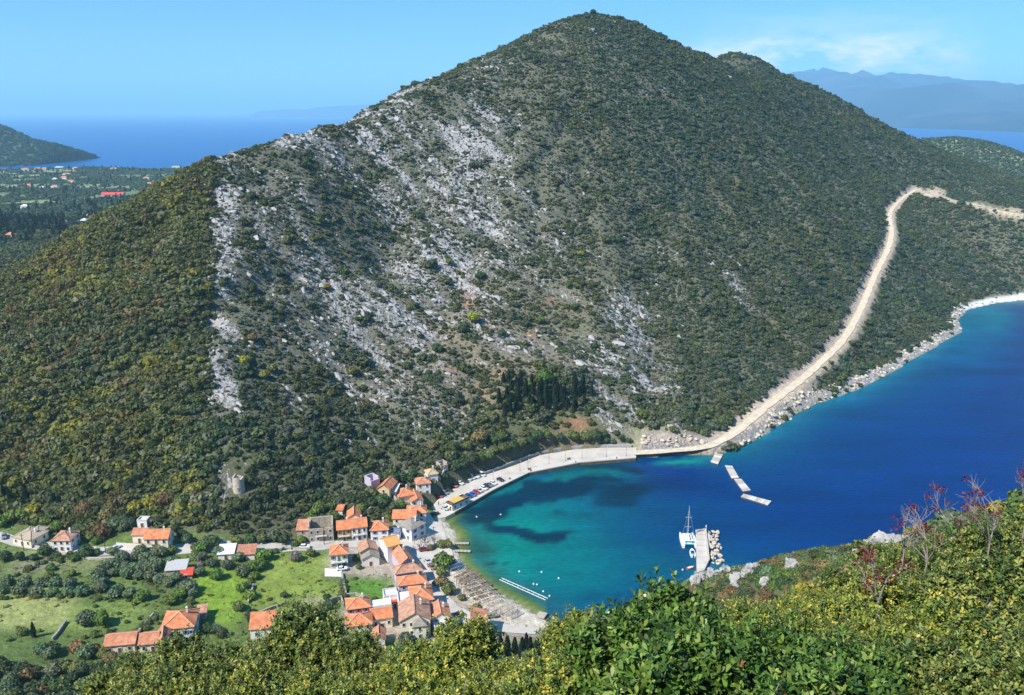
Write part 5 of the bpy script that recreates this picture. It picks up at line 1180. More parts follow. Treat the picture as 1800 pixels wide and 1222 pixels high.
def normal_at(x, y):
    e = 2.5; dx = (height(x + e, y) - height(x - e, y)) / (2 * e); dy = (height(x, y + e) - height(x, y - e)) / (2 * e)
    n = np.stack([-dx, -dy, np.ones_like(dx)], -1); return n / np.linalg.norm(n, axis=-1)[..., None]
def sample_attr(A, x, y):
    i = np.clip(np.searchsorted(GX, x) - 1, 0, len(GX) - 2); j = np.clip(np.searchsorted(GY, y) - 1, 0, len(GY) - 2)
    return A[j, i]
def candidates(x0, x1, y0, y1, cell):
    gx, gy = np.meshgrid(np.arange(x0, x1, cell), np.arange(y0, y1, cell)); n = gx.size
    x = gx.ravel() + rng.uniform(-.5, .5, n) * cell * 1.1; y = gy.ravel() + rng.uniform(-.5, .5, n) * cell * 1.1
    z = height(x, y); ok = z > .6; x, y, z = x[ok], y[ok], z[ok]
    u, v, f = project(x, y, z); nrm = normal_at(x, y); vd_ = np.stack([-x, -y, CAMZ - z], -1); vd_ /= np.linalg.norm(vd_, axis=1)[:, None]
    fac = (nrm * vd_).sum(1)
    ok = (u > -90) & (u < 1890) & (v > -30) & (v < 1300) & (f > 5) & (fac > -.12)
    return x[ok], y[ok], z[ok], u[ok], v[ok], nrm[ok]

# ------------------------------------------------------------------ maquis on the mountain
x, y, z, u, v, nrm = candidates(-560, 760, 258, 1330, 2.05)
nrth = sample_attr(np.where(north, northd, -1), x, y); vm_ = sample_attr(vmask, x, y)
ok = ((vm_ < .55) | (nrth > 3)) & (y > 258)
for fx_, fy_, fr_ in FOOT: ok &= np.hypot(x - fx_, y - fy_) > fr_ + 1.5
ok &= np.hypot(x - tp.x, y - tp.y) > 5
ok &= (sample_attr(qd, x, y) > 6) & ~sample_attr(qin, x, y)
spurish = (y < 300) & (u > 1000); ok &= ~spurish
x, y, z, u, v, nrm = (a[ok] for a in (x, y, z, u, v, nrm))
rk = rock_mask(u, v, x, y); bare = sample_attr(BARE, x, y); soil = sample_attr(SOIL, x, y)
leftface = smooth(400, 350, u) * (1 - 0)
patch = fbm(x / 22, y / 22, 51, 3)
streak = fbm((x * .62 + y * .78) / 7, (x * .78 - y * .62) / 26, 53, 3)
closed = smooth(980, 1150, u - (v - 250) * .25) * smooth(800, 300, v - (u - 1100) * .8)       # the closed dark cover of the upper right
low = smooth(640, 760, v)
dens = .80 + .40 * leftface + .33 * closed + .12 * low * (1 - rk) - .50 * rk - .35 * np.maximum(blob(396, 620, 24, 180, U=u, V=v), blob(408, 780, 24, 90, U=u, V=v)) + .22 * patch - .45 * streak * np.clip(rk * 2.2, .25, 1)
clump = fbm(x / 11 + 5, y / 11, 57, 3); dens = dens * (.45 + .75 * smooth(-.45, .2, clump + .9 * closed + .6 * leftface + .3 * low))
dryz = blob(830, 620, 190, 140, U=u, V=v); dens -= .22 * dryz
dens = np.where(bare > .5, .03, dens); dens = np.where(soil > .45, .06, dens)
dens *= smooth(4.2, 6.5, sample_attr(rd, x, y))
keep = rng.uniform(size=len(x)) < np.clip(dens, 0, 1)
x, y, z, u, v, nrm, rk, patch, leftface, closed, low, dryz = (a[keep] for a in (x, y, z, u, v, nrm, rk, patch, leftface, closed, low, dryz))
n = len(x)
size = rng.gamma(5.0, .24, n) * (1.0 + .55 * leftface + .30 * low * (1 - rk) - .12 * closed) * (1 - .38 * rk)
clk = smooth(-.2, .5, fbm(x / 11 + 5, y / 11, 57, 3)); size *= .85 + .45 * clk + .12 * closed
big_ = rng.uniform(size=n) < (.045 + .05 * leftface + .06 * low); size = np.where(big_, size * 1.7 + .5, size); size = np.clip(size, .5, 4.0)
tint = np.zeros((n, 3)); g = rng.uniform(size=n); pal = rng.uniform(size=n)
cA = np.array([.080, .112, .038]); cB = np.array([.150, .165, .055]); cC = np.array([.112, .135, .068]); cY = np.array([.215, .225, .05]); cBr = np.array([.17, .145, .06]); cG = np.array([.18, .19, .115])
tint[:] = cA + (cB - cA) * g[:, None]
tint = np.where((pal < .3)[:, None], cC * (.8 + .5 * g[:, None]), tint); tint = np.where((pal > .93)[:, None], cG, tint)
warm = fbm(x / 26 + 9, y / 26, 61, 3); yl = leftface * smooth(-.1, .45, warm) * (rng.uniform(size=n) < .75)
tint = tint * (1 - .0) ; tint = np.where((yl * rng.uniform(size=n) > .42)[:, None], cY * (.65 + .5 * g[:, None]), tint)
br = leftface * smooth(.0, .4, fbm(x / 20 - 30, y / 20, 63, 3)); tint = np.where((br * rng.uniform(size=n) > .55)[:, None], cBr * (.7 + .5 * g[:, None]), tint)
sp = rng.uniform(size=n); tint = np.where(((sp < .018) & (low > .1))[:, None], cY * .9, tint); tint = np.where((sp > .985)[:, None], cBr, tint)
spp = fbm(x / 45 - 7, y / 45, 59, 3); tint *= .84 * (1 + closed[:, None] * np.array([-.16, -.04, .10])); tint *= (1 + .30 * patch)[:, None] * (1 + np.stack([.28 * spp, .10 * spp, -.15 * spp], 1)); tint = np.where((leftface > .5)[:, None], tint * np.array([1.25, 1.15, .95]), tint)
small_greys = (size < .95) & (rk > .3); tint = np.where(small_greys[:, None], tint * .5 + np.array([.07, .075, .05]) * .6, tint)
scl = np.stack([size, size * rng.uniform(.8, 1.2, n), size * rng.uniform(.75, 1.15, n)], 1)
# low cushions of thyme, sage and broom between the shrubs
gx_, gy_, gz_, gu_, gv_, gn_ = candidates(-380, 640, 262, 1000, 1.75)
k_ = (sample_attr(vmask, gx_, gy_) < .6) & (sample_attr(BARE, gx_, gy_) < .4) & (sample_attr(rd, gx_, gy_) > 7) & ~((gy_ < 300) & (gu_ > 1000)) & (gu_ > 330)
k_ &= rng.uniform(size=len(gx_)) < np.clip(.50 + .5 * fbm(gx_ / 8, gy_ / 8, 87, 3) - .3 * sample_attr(SOIL, gx_, gy_), 0, 1)
gx_, gy_, gz_ = gx_[k_], gy_[k_], gz_[k_]; m_ = len(gx_); gs = np.clip(rng.gamma(4, .13, m_), .25, 1.0); gg = rng.uniform(size=(m_, 1))
gt = np.array([.12, .13, .075]) * (1 - gg) + np.array([.19, .19, .125]) * gg
x, y, z = np.concatenate([x, gx_]), np.concatenate([y, gy_]), np.concatenate([z, gz_]); size = np.concatenate([size, gs]); tint = np.concatenate([tint, gt]); scl = np.concatenate([scl, np.stack([gs * 1.25, gs * 1.25, gs * .8], 1)]); n = len(x)
KIT = [leafball(s, 90, .20, 5, .8) for s in range(5)] + [leafball(20 + s, 80, .22, 4, .62, spread=.55) for s in range(3)]
for k in KIT: k.materials.append(m_inst)
pts = np.stack([x, y, z - .12 * size], 1)
scatter('maquis_scrub', pts, scl, rng.uniform(0, 6.28, n), rng.integers(0, len(KIT), n), tint, KIT, 'dense evergreen scrub covering the mountain side')
print('scrub', n)

# ------------------------------------------------------------------ limestone outcrops on the mountain
x, y, z, u, v, nrm = candidates(-330, 560, 262, 1000, 2.4)
rk = rock_mask(u, v, x, y); bare = sample_attr(BARE, x, y)
streak = fbm((x * .62 + y * .78) / 6, (x * .78 - y * .62) / 30, 55, 3)
keep = (rng.uniform(size=len(x)) < np.clip((rk - .10) * .72 + 1.1 * streak * rk, 0, .85)) & ((sample_attr(vmask, x, y) < .4) | (sample_attr(np.where(north, northd, -1), x, y) > 6)) & (bare < .5) & (y < 960) & (np.hypot(x - tp.x, y - tp.y) > 8)
x, y, z, u, v, nrm, rk = (a[keep] for a in (x, y, z, u, v, nrm, rk)); n = len(x)
s = rng.gamma(1.9, .30, n) * (.7 + .9 * rk); s = np.clip(s, .2, 3.0)
KR = [rock_mesh(100 + i, .8, 1) for i in range(6)]
for k in KR: k.materials.append(m_rock)
scl = np.stack([s * rng.uniform(1.2, 2.6, n), s * rng.uniform(.6, 1.0, n), s * rng.uniform(.5, 1.1, n)], 1)
scatter('limestone_outcrops', np.stack([x, y, z + .05 * s], 1), scl, R(-38) + rng.normal(0, .35, n), rng.integers(0, 6, n), np.ones((n, 3)), KR, 'broken white limestone ledges on the mountain side', np.stack([rng.normal(0, .2, n), R(20) + rng.normal(0, .2, n)], 1))
print('rocks', n)
# armour and rubble along the water and below the road
x, y, z, u, v, nrm = candidates(40, 640, 395, 800, 1.25)
sd_ = sample_attr(sd, x, y); sp_ = sample_attr(spoil, x, y); rd_ = sample_attr(rd, x, y); ct_ = sample_attr(cut, x, y)
pr = np.where(sd_ < 9, .42, .0) * (u > 1112) + .22 * sp_ + .30 * ct_; pr *= (rd_ > 4.6) * (~((u > 1690) & (v < 560)))
keep = rng.uniform(size=len(x)) < pr; x, y, z, sd_ = x[keep], y[keep], z[keep], sd_[keep]; n = len(x)
s = np.clip(rng.gamma(2.2, .28, n) * np.where(sd_ < 8, 1.3, .5), .15, 2.2)
scatter('shore_boulders', np.stack([x, y, np.maximum(z - .6 * (sd_ < 5), .0)], 1), np.stack([s * rng.uniform(.8, 1.6, n), s, s * .8], 1), rng.uniform(0, 6.28, n), rng.integers(0, 6, n), np.ones((n, 3)), ROCKS, 'pale boulders and rubble along the rocky shore')
print('boulders', n)

# ------------------------------------------------------------------ woods on the far plain and hills
x, y, z, u, v, nrm = candidates(-1500, -120, 700, 2690, 7.5)
kp = u < 350; x, y, z, u, v, nrm = (a[kp] for a in (x, y, z, u, v, nrm))
x2, y2, z2, u2, v2, nrm2 = candidates(560, 1400, 1250, 2150, 6.0)
first = len(x); x, y, z, u, v = (np.concatenate(t) for t in ((x, x2), (y, y2), (z, z2), (u, u2), (v, v2)))
pt = fbm(x / 70, y / 70, 91, 4); islow = np.arange(len(x)) < first
dark_w = np.maximum(blob(60, 405, 110, 28, U=u, V=v), blob(190, 400, 60, 30, U=u, V=v)) * islow
keep = rng.uniform(size=len(x)) < np.clip(np.where(islow, .42 + 1.5 * pt + dark_w, .95), .05, 1)
x, y, z, u, v, dark_w, islow = (a[keep] for a in (x, y, z, u, v, dark_w, islow)); n = len(x)
cyp = rng.uniform(size=n) < np.where(islow, .03 + .25 * dark_w, 0)
size = np.where(islow, rng.uniform(2.6, 5.2, n), rng.uniform(2.2, 4.0, n)); scl = np.stack([size, size, size * .95], 1); hh = rng.uniform(7, 12, n); scl = np.where(cyp[:, None], np.stack([hh * 1.1, hh * 1.1, hh], 1), scl)
g = rng.uniform(size=n)[:, None]; tint = np.array([.05, .085, .045]) * (1 - g) + np.array([.13, .16, .08]) * g; tint = np.where(cyp[:, None], np.array([.025, .045, .025]), tint)
tint = np.where(dark_w[:, None] > .4, tint * .55, tint)
hv = HEAD[0]; hn = 2600; hj = rng.integers(0, hv.shape[0] - 1, hn); hi_ = rng.integers(0, hv.shape[1] - 1, hn); ha, hb = rng.uniform(size=(hn, 1)), rng.uniform(size=(hn, 1))
hp = (hv[hj, hi_] * (1 - ha) + hv[hj, hi_ + 1] * ha) * (1 - hb) + (hv[hj + 1, hi_] * (1 - ha) + hv[hj + 1, hi_ + 1] * ha) * hb; hp = hp[(hp[:, 2] > 1) & (hp[:, 1] < 3260)]; hn = len(hp); hs = rng.uniform(5, 10, (hn, 1))
x, y, z = np.concatenate([x, hp[:, 0]]), np.concatenate([y, hp[:, 1]]), np.concatenate([z, hp[:, 2]]); cyp = np.concatenate([cyp, np.zeros(hn, bool)]); scl = np.concatenate([scl, np.hstack([hs, hs, hs * .8])]); tint = np.concatenate([tint, np.array([.03, .05, .03]) * rng.uniform(.6, 1.7, (hn, 1))]); n = len(x)
FK = KIT[:4] + [leafball(40 + s, 70, .07, cone=True) for s in range(2)]
for k in FK[4:]: k.materials.append(m_inst)
scatter('distant_woodland', np.stack([x, y, z - .1], 1), scl, rng.uniform(0, 6.28, n), np.where(cyp, 4 + rng.integers(0, 2, n), rng.integers(0, 4, n)), tint, FK, 'hazy woodland on the far plain and the hills behind')
# ------------------------------------------------------------------ trees one can tell apart
CROWN = dict(olive=[leafball(200 + s, 330, .105, 7, .78, .7, .5) for s in range(4)], broad=[leafball(220 + s, 380, .105, 8, .9, .72, .48) for s in range(4)],
             cypress=[leafball(240 + s, 300, .05, cone=True) for s in range(3)], bare=[leafball(260 + s, 150, .05, 7, .8, .0, .55) for s in range(2)], bush=[leafball(280 + s, 620, .075, 7, .72, .76, .5) for s in range(5)])
for k in CROWN:
    for me in CROWN[k]: me.materials.append(m_tree)
def trunk_mesh(seed, limbs=6, cone=False):
    r = random.Random(seed); b = MB(); b.tube([(0, 0, -.4), (.02, .01, .25), (.0, .03, .55)], [.075, .06, .045], 7)
    for i in range(limbs if not cone else 0):
        a = 2 * math.pi * i / limbs + r.uniform(-.3, .3); e = r.uniform(.35, .6)
        b.tube([(0, 0, .3 + .03 * i), (e * .5 * math.cos(a), e * .5 * math.sin(a), .55), (e * math.cos(a), e * math.sin(a), r.uniform(.7, .95))], [.04, .025, .01], 5)
    return b.mesh('trunk')
TRUNKS = [trunk_mesh(s) for s in range(3)] + [trunk_mesh(9, cone=True)]
for t in TRUNKS: t.materials.append(m_bark)
TINT = dict(olive=(.165, .22, .115), broad=(.12, .19, .05), bright=(.165, .25, .05), dark=(.085, .13, .052), cypress=(.035, .06, .03), yellow=(.34, .33, .05), brown=(.24, .18, .075), grey=(.34, .29, .24), oliveg=(.19, .22, .07))
KIT_VINE = CROWN['bush'][:3]
# ------------------------------------------------------------------ pergolas behind the beach
m_vine = mat('dry_vine', (.14, .085, .06), .9, col2=(.32, .21, .15), scale=1.5)
def pergola(a, b_, depth, h, slats, m, lab, posts=4, drop=0, rows=2, vines=0):
    A = hit(*a); B = hit(*b_); d = B - A; d.z = 0; L_ = d.length; o = empty('pergola', A, math.atan2(d.y, d.x)); tag(o, lab, 'pergola', 'timber pergolas behind the beach')
    for k in range(rows + 1):
        y = depth * k / rows; b = MB(); b.bar((-.2, y, h), (L_ + .2, y, h), .16, .2); b.build('beam', m_wood, o)
        for i in range(posts): b = MB(); b.bar((L_ * i / (posts - 1), y, -.3), (L_ * i / (posts - 1), y, h - .1), .14); b.build('post', m_wood, o)
    me = None
    for i in range(slats):
        x = L_ * (i + .5) / slats
        if me is None:
            b = MB(); b.box((0, depth / 2, 0), (.13, depth + .6, .1)); s = b.build('slat', m, o); me = s.data
        else: s = link('slat', me, o)
        s.location = (x, random.uniform(-.15, .15), h + .16); s.rotation_euler = (0, 0, random.uniform(-.02, .02))
    for i in range(vines):
        c = link('vine', random.choice(KIT_VINE), o); c.location = (L_ * (i + random.random()) / vines, depth * random.uniform(.2, .8), h - .05); c.scale = (random.uniform(.5, 1.0), random.uniform(.5, .9), .4); c.rotation_euler = (0, 0, random.uniform(0, 6)); k = random.uniform(.7, 1.3); c.color = random.choice([(.34 * k, .24 * k, .17 * k, 1), (.24 * k, .20 * k, .10 * k, 1), (.42 * k, .33 * k, .26 * k, 1)])
    return o
rowpx = [((803,1027),(836,1017)),((807,1033),(842,1022)),((811,1039),(848,1027.5)),((815,1046),(855,1033.5)),((819,1053),(862,1040)),((826,1060),(868,1046)),((836,1066),(875,1053)),((848,1071),(882,1060))]
for i, (a, b_) in enumerate(rowpx):
    pergola(a, b_, 1.7, 2.3 + .1 * (i % 3), 10, m_vine if i % 2 == 0 or i < 3 else m_wood, 'row %s of the brown slatted pergolas counted from the blue frame' % ('first second third fourth fifth sixth seventh eighth'.split()[i]), 3, rows=1, vines=9 if i < 6 else 4)
pergola((866,1086), (893,1073), 6.0, 2.6, 13, m_wood, 'bare pale pergola frame nearest the sandy beach', 3)
pergola((890,1092), (910,1084), 5.0, 2.5, 10, m_wood, 'smaller bare pergola frame at the end of the terraces', 3)
o = pergola((793,1012), (820,1006), 4.6, 2.7, 8, MATS['blue_canvas'], 'pergola with blue grey slats beside the big green tree', 3)

ALLT = []
def tree(kind, px, r_, tint, label, name, cat='tree', group=None, lift=.25, hgt=None, pos=None):
    p = hit(*px) if pos is None else pos
    if p is None: return None
    o = empty(name, p, random.uniform(0, 6.28)); tag(o, label, cat, group)
    c = link('crown', random.choice(CROWN[kind]), o); k = random.uniform(.8, 1.2); t = np.array(TINT[tint]) * k * (1 + .12 * np.array([random.uniform(-1, 1), random.uniform(-1, 1), 0])); c.color = (*np.clip(t, 0, 1), 1)
    if kind == 'cypress': h = hgt or r_ * 4.5; c.scale = (r_ * 4.2, r_ * 4.2, h); c.location = (0, 0, .4); tr = link('trunk', TRUNKS[3], o); tr.scale = (r_ * 1.5, r_ * 1.5, h * .5)
    else: c.scale = (r_, r_ * random.uniform(.85, 1.15), r_ * random.uniform(.9, 1.12)); c.location = (0, 0, r_ * lift); tr = link('trunk', random.choice(TRUNKS[:3]), o); tr.scale = (r_, r_, r_ * (1 + lift * .6))
    ALLT.append(o); return o
def group_of(kind, pxs, tint, base, name, grp, at_name, size=(2.2, 3.0), cat='tree', rest=None, **kw):
    os_ = []
    for q in pxs:
        tn = q[3] if len(q) > 3 else tint
        o = tree(kind, q[:2], q[2] if len(q) > 2 else random.uniform(*size), tn, 'x', name, cat, grp, **kw)
        if o: os_.append(o)
    at = LANDMARK[at_name[0]] if isinstance(at_name[0], str) else at_name[0]
    rank_labels(os_, at, base + ', %s to ' + at_name[1], rest or base); return os_
hut = ('grove_hut', 'the grey roofed grove hut')
group_of('olive', [(197,975),(216,987),(236,985),(246,975),(257,988),(270,990),(282,978),(190,999),(206,997),(222,1002),(236,1003),(248,1003),(262,1005),(275,1003),(180,1010),(172,1018),(180,1030),(200,1012),(224,1016),(245,1017),(264,1020),(282,1025),(296,1030),(308,1022),(322,1035),(335,1040),(205,1049),(228,1049),(176,1040),(300,995)], 'olive', 'grey green olive tree in the grove', 'olive_tree', 'olive trees of the grove', hut, (2.3, 3.2))
group_of('olive', [(6,1042),(35,1044),(64,1045),(92,1047),(121,1047),(146,1047),(45,1030),(72,1030),(96,1030),(15,1028),(123,1033)], 'olive', 'dark olive tree above the dry field', 'olive_tree', 'olive trees in a row', ('street_house', 'the brown roofed white house'), (2.2, 2.8))
group_of('olive', [(386,975),(372,995),(352,985),(400,1000),(428,1012,3.0),(345,968),(420,985),(350,1012)], 'olive', 'grey green tree near the corrugated sheds', 'olive_tree', 'olive trees by the sheds', ('rusty_shed', 'the rusty red shed'), (2.2, 2.8))
bright = [(382,1018,2.8),(445,1005,2.6),(250,1055,2.8),(178,1098,3.4),(465,985,3.0),(345,980,2.2),(130,986,1.8),(275,972,2.6),(304,972,2.0),(170,975,1.7),(126,1012,1.7),(300,1062,2.6),(318,1050,2.4),(428,1040,2.6),(440,1052,2.4),(460,1000,2.8),(448,1018,2.2)]
group_of('broad', bright, 'bright', 'fresh green leafy tree in the valley', 'leafy_tree', 'fresh green trees in the valley', hut)
group_of('broad', [(520,985,2.6,'grey'),(545,978,2.2,'oliveg'),(500,1050,1.4,'dark'),(490,1095,3.0,'olive'),(470,1100,2.6,'olive'),(445,1090,2.6,'dark'),(560,1080,2.4,'oliveg'),(580,1068,2.2,'dark'),(365,1112,2.4,'dark'),(378,1112,2.0,'olive'),(390,1120,2.0,'dark'),(340,1048,2.2,'olive'),(150,1096,3.2,'olive'),(525,1075,2.0,'olive'),(575,1055,1.6,'dark'),(420,1072,2.2,'oliveg')], 'olive', 'leafy bush or small tree round the meadow', 'meadow_tree', 'trees and bushes round the meadow', ('meadow_house', 'the white gabled cottage'))
group_of('broad', [(80,975,2.9),(100,982,1.9),(124,980,1.8),(138,978,1.6),(152,978,3.0),(10,985,2.4),(35,985,2.2),(60,985,1.8)], 'dark', 'dark roadside tree by the street', 'roadside_tree', 'roadside trees', ('street_house', 'the brown roofed white house'))
group_of('broad', [(782,1000,4.6),(776,1012,2.4,'oliveg'),(778,1030,2.6,'brown'),(790,1044,2.8,'oliveg'),(768,1030,1.9,'brown'),(838,1078,2.4,'oliveg'),(812,1055,1.6,'oliveg'),(775,962,2.2,'oliveg'),(786,962,2.4,'oliveg'),(756,967,1.6,'oliveg')], 'bright', 'tree shading the waterfront', 'waterfront_tree', 'trees on the waterfront', ('brown_roofed_house', 'the lilac house with the brown roof'))
group_of('bare', [(737,966,3.0),(747,955,3.2),(760,950,2.4)], 'grey', 'leafless pollarded plane tree in the square', 'bare_tree', 'bare trees in the square', ('grey_roofed_house', 'the grey roofed house'))
GARD = group_of('broad', [(702,892,2.8,'bright'),(634,900,2.6,'bright'),(560,905,3.6,'bright'),(545,915,2.6,'bright'),(585,915,2.8,'bright'),(580,895,2.2,'bright'),(655,892,3.4,'dark'),(672,888,3.6,'dark'),(690,895,2.4,'olive'),(640,880,3.4,'dark'),(620,885,2.8,'dark'),(605,880,2.6,'dark'),(690,850,3.4,'dark'),(705,848,3.6,'dark'),(720,850,3.0,'dark'),(726,840,2.8,'dark'),(650,870,2.6,'oliveg'),(575,925,2.4,'olive'),(530,955,2.2,'bright'),(520,962,1.8,'oliveg'),(500,955,2.6,'dark'),(480,950,3.2,'olive'),(460,953,2.6,'oliveg'),(440,955,2.6,'dark'),(415,955,2.2,'oliveg'),(372,960,3.2,'dark'),(354,972,2.6,'bright'),(330,955,2.4,'olive'),(320,945,2.2,'dark'),(308,935,2.0,'dark'),(627,985,1.8,'bright'),(660,1058,1.4,'dark'),(631,1000,1.3,'bright'),(688,1042,1.8,'dark'),(714,1130,2.6,'olive')], 'broad', 'garden tree among the houses', 'garden_tree', 'trees behind and between the houses', ('yellow_house', 'the narrow yellow house'))
group_of('broad', [(2,925,3.4,'bright'),(22,915,3.2,'bright'),(40,912,3.4,'bright'),(62,905,3.6,'yellow'),(82,925,3.0,'bright'),(100,932,2.8,'bright'),(72,935,2.4,'dark'),(140,940,3.2,'dark'),(160,950,2.4,'oliveg'),(180,945,3.4,'brown'),(170,955,2.0,'bright'),(205,930,3.2,'olive'),(222,930,3.0,'olive'),(190,915,3.6,'brown'),(150,905,3.8,'brown'),(120,905,3.6,'oliveg'),(240,900,3.6,'yellow'),(265,895,3.8,'yellow'),(290,888,3.8,'brown'),(320,890,3.6,'oliveg'),(345,905,2.8,'dark')], 'dark', 'tree at the foot of the wooded slope', 'slope_tree', 'trees at the foot of the wooded slope', ('cream_house', 'the cream two storey house'))
quaytrees = [(800,838,3.2),(815,832,3.4),(830,822,3.6),(845,822,3.0),(858,815,3.2,'oliveg'),(868,806,2.8,'oliveg'),(842,785,4.2,'brown'),(872,790,3.4),(885,800,3.4,'oliveg'),(900,796,3.6),(915,790,3.4,'oliveg'),(930,788,3.4),(945,780,3.6),(960,778,3.4,'oliveg'),(1005,778,3.6,'oliveg'),(1030,778,3.8,'oliveg'),(1045,776,3.4),(985,780,3.0),(795,820,2.6),(782,852,2.4),(1065,782,2.2),(1078,784,1.9),(1092,778,2.2),(1106,782,1.7),(1062,772,2.4),(1084,770,2.0),(880,780,3.2,'oliveg'),(760,800,2.8,'brown'),(800,800,3.0),(820,800,3.0,'oliveg')]
quaytrees = [(q[0], q[1] - (9 if q[0] < 880 else 5), *q[2:]) for q in quaytrees]
group_of('broad', quaytrees, 'dark', 'evergreen tree on the bank above the quay', 'bank_tree', 'trees on the bank above the quay', ('quay_kiosk', 'the pavilion on the quay'))
big = [(831,565,4.2,'yellow'),(957,672,4.6,'bright'),(928,680,3.0,'bright'),(815,585,2.8,'dark'),(882,590,2.8,'dark'),(770,620,3.6,'dark'),(925,575,3.0,'dark'),(950,570,3.6,'oliveg'),(1008,575,3.2,'oliveg'),(1010,545,2.8,'dark'),(760,470,3.8,'dark'),(790,465,3.2,'oliveg'),(845,490,3.4,'dark'),(640,640,3.0,'oliveg'),(620,660,3.4,'oliveg'),(575,510,2.6,'yellow'),(1128,735,3.6,'bright'),(1000,505,2.4,'dark'),(1020,450,2.6,'yellow'),(1120,490,3.2,'dark'),(905,540,2.2,'dark'),(480,655,3.0,'oliveg'),(430,640,3.0,'yellow'),(465,665,2.6,'yellow'),(445,600,3.0,'brown')]
rank_labels(group_of('broad', big, 'dark', 'x', 'mountain_tree', 'single trees on the mountain', ('hut_ruin', 'x')), at_y(831, 565, 500), 'round crowned tree on the mountain, %s to the orange soil patch', 'round crowned tree standing out on the mountain side')
con = [(870 + random.uniform(0, 170), 0) for _ in range(52)]; con = [(u, 705 + random.uniform(-30, 30) - abs(u - 990) * .03) for u, _ in con]
group_of('cypress', [(u, v, random.uniform(1.2, 1.9)) for u, v in con], 'cypress', 'dark conifer in the clump above the quay', 'conifer_tree', 'conifers above the quay', ('quay_kiosk', 'the pavilion on the quay'), hgt=None)
group_of('cypress', [(880,1150,1.3),(892,1152,1.4),(905,1150,1.2),(918,1158,1.5),(932,1152,1.3),(944,1160,1.5),(956,1150,1.4),(968,1148,1.5),(978,1142,1.3),(870,1158,1.2),(925,1140,1.1),(986,1150,1.2)], 'cypress', 'cypress tree below the beach houses', 'cypress_tree', 'cypresses below the beach', ('beach_house', 'the terracotta roof beside the beach'))
group_of('cypress', [(46,880,1.5),(20,888,1.4),(8,880,1.4),(95,890,1.2),(105,895,1.2),(60,1120,1.0)], 'cypress', 'dark cypress rising from the wooded slope', 'cypress_tree', 'cypresses on the wooded slope', ('cream_house', 'the cream two storey house'))
low_wood = [(random.uniform(-20, 210), random.uniform(1145, 1250)) for _ in range(70)] + [(random.uniform(200, 620), random.uniform(1160, 1215)) for _ in range(30)] + [(random.uniform(620, 1000), random.uniform(1150, 1200)) for _ in range(22)]
LOWT = group_of('broad', [(u, v, random.uniform(1.8, 3.0), random.choice(['dark', 'oliveg', 'brown', 'dark', 'olive'])) for u, v in low_wood], 'dark', 'dark evergreen tree on the lower slope', 'lower_slope_tree', 'trees on the lower slope', ('long_outbuilding', 'the long outbuilding'))

PHRASE = dict(grove_hut='the grey roofed grove hut', large_white_house='the large white house', long_outbuilding='the long outbuilding', meadow_house='the white gabled cottage', rusty_shed='the rusty red shed', street_house='the brown roofed white house', cream_house='the cream two storey house', bungalow='the cream bungalow', verandah_house='the verandah house', ruined_house='the roofless stone ruin', yellow_house='the narrow yellow house', lilac_ruin='the lilac walls', white_tower_house='the tall white house', large_hip_house='the large orange hip roof', red_trimmed_house='the house with red shutters', beach_house='the terracotta roof by the beach', red_lean_to='the bright red lean to', gabled_outbuilding='the short outbuilding', waterfront_taverna='the long cream building', tin_shed='the white tin roof', old_stone_house='the pale gabled old house')
def landmark_labels(objs, base):
    by = {}
    for o in objs:
        k = min(PHRASE, key=lambda q: (LANDMARK[q][0] - o.location.x) ** 2 + (LANDMARK[q][1] - o.location.y) ** 2); by.setdefault(k, []).append(o)
    for k, os_ in by.items(): rank_labels(os_, LANDMARK[k], base + ', %s to ' + PHRASE[k], base + ' far from ' + PHRASE[k])
fieldpolys = [[at_z(uu, vv, 6)[:2] for uu, vv in px] for px, c in FIELDS[:4]]
spots = []
while len(spots) < 50:
    uu, vv = random.uniform(-10, 480), random.uniform(975, 1128); q = hit(uu, vv); a1, a2 = np.array([q.x]), np.array([q.y])
    if any(inside(a1, a2, fp)[0] for fp in fieldpolys) or any(math.hypot(q.x - fx_, q.y - fy_) < fr_ + 1.5 for fx_, fy_, fr_ in FOOT): continue
    spots.append((uu, vv, random.choice([.7, .8, .9, 1.0, 1.2, 1.5, 1.9]), random.choice(['olive', 'broad', 'oliveg', 'bright', 'dark', 'oliveg', 'grey'])))
for line in ([(20,1018),(50,1002),(90,985),(110,984)], [(0,1052),(60,1051),(140,1049),(200,1056)], [(505,966),(470,975),(450,1000),(440,1030),(438,1060)], [(600,1020),(604,1040),(600,1056),(560,1070),(500,1080)], [(300,1085),(270,1088),(250,1105),(236,1120)], [(330,1005),(332,1040),(334,1075),(350,1100)]):
    for (u0, v0), (u1, v1) in zip(line[:-1], line[1:]):
        for k in range(7):
            t = (k + random.random()) / 7; spots.append((u0 + (u1 - u0) * t + random.uniform(-4, 4), v0 + (v1 - v0) * t + random.uniform(-2, 2), random.uniform(.6, 1.5), random.choice(['olive', 'broad', 'oliveg', 'dark', 'oliveg'])))
landmark_labels(LOWT, 'dark evergreen tree below the fields'); landmark_labels(GARD, 'garden tree among houses')
FB = group_of('broad', spots, 'broad', 'small bush on a field edge', 'field_bush', 'bushes along the fields', hut, cat='bush', lift=.0); landmark_labels(FB, 'small field bush')
x, y, z, u, v, nrm = candidates(-330, 40, 205, 345, 1.0); gm = (sample_attr(vmask, x, y) > .5) & (~sample_attr(north, x, y)) & (y < 330) & (sample_attr(sd, x, y) > 25)
base_c = sample_attr(base, x, y); gm &= (base_c[:, 1] > base_c[:, 0] * 1.02)
for fx_, fy_, fr_ in FOOT: gm &= np.hypot(x - fx_, y - fy_) > fr_
st_d, _ = seg_dist(x, y, [p[:2] for p in street], False); gm &= st_d > 4
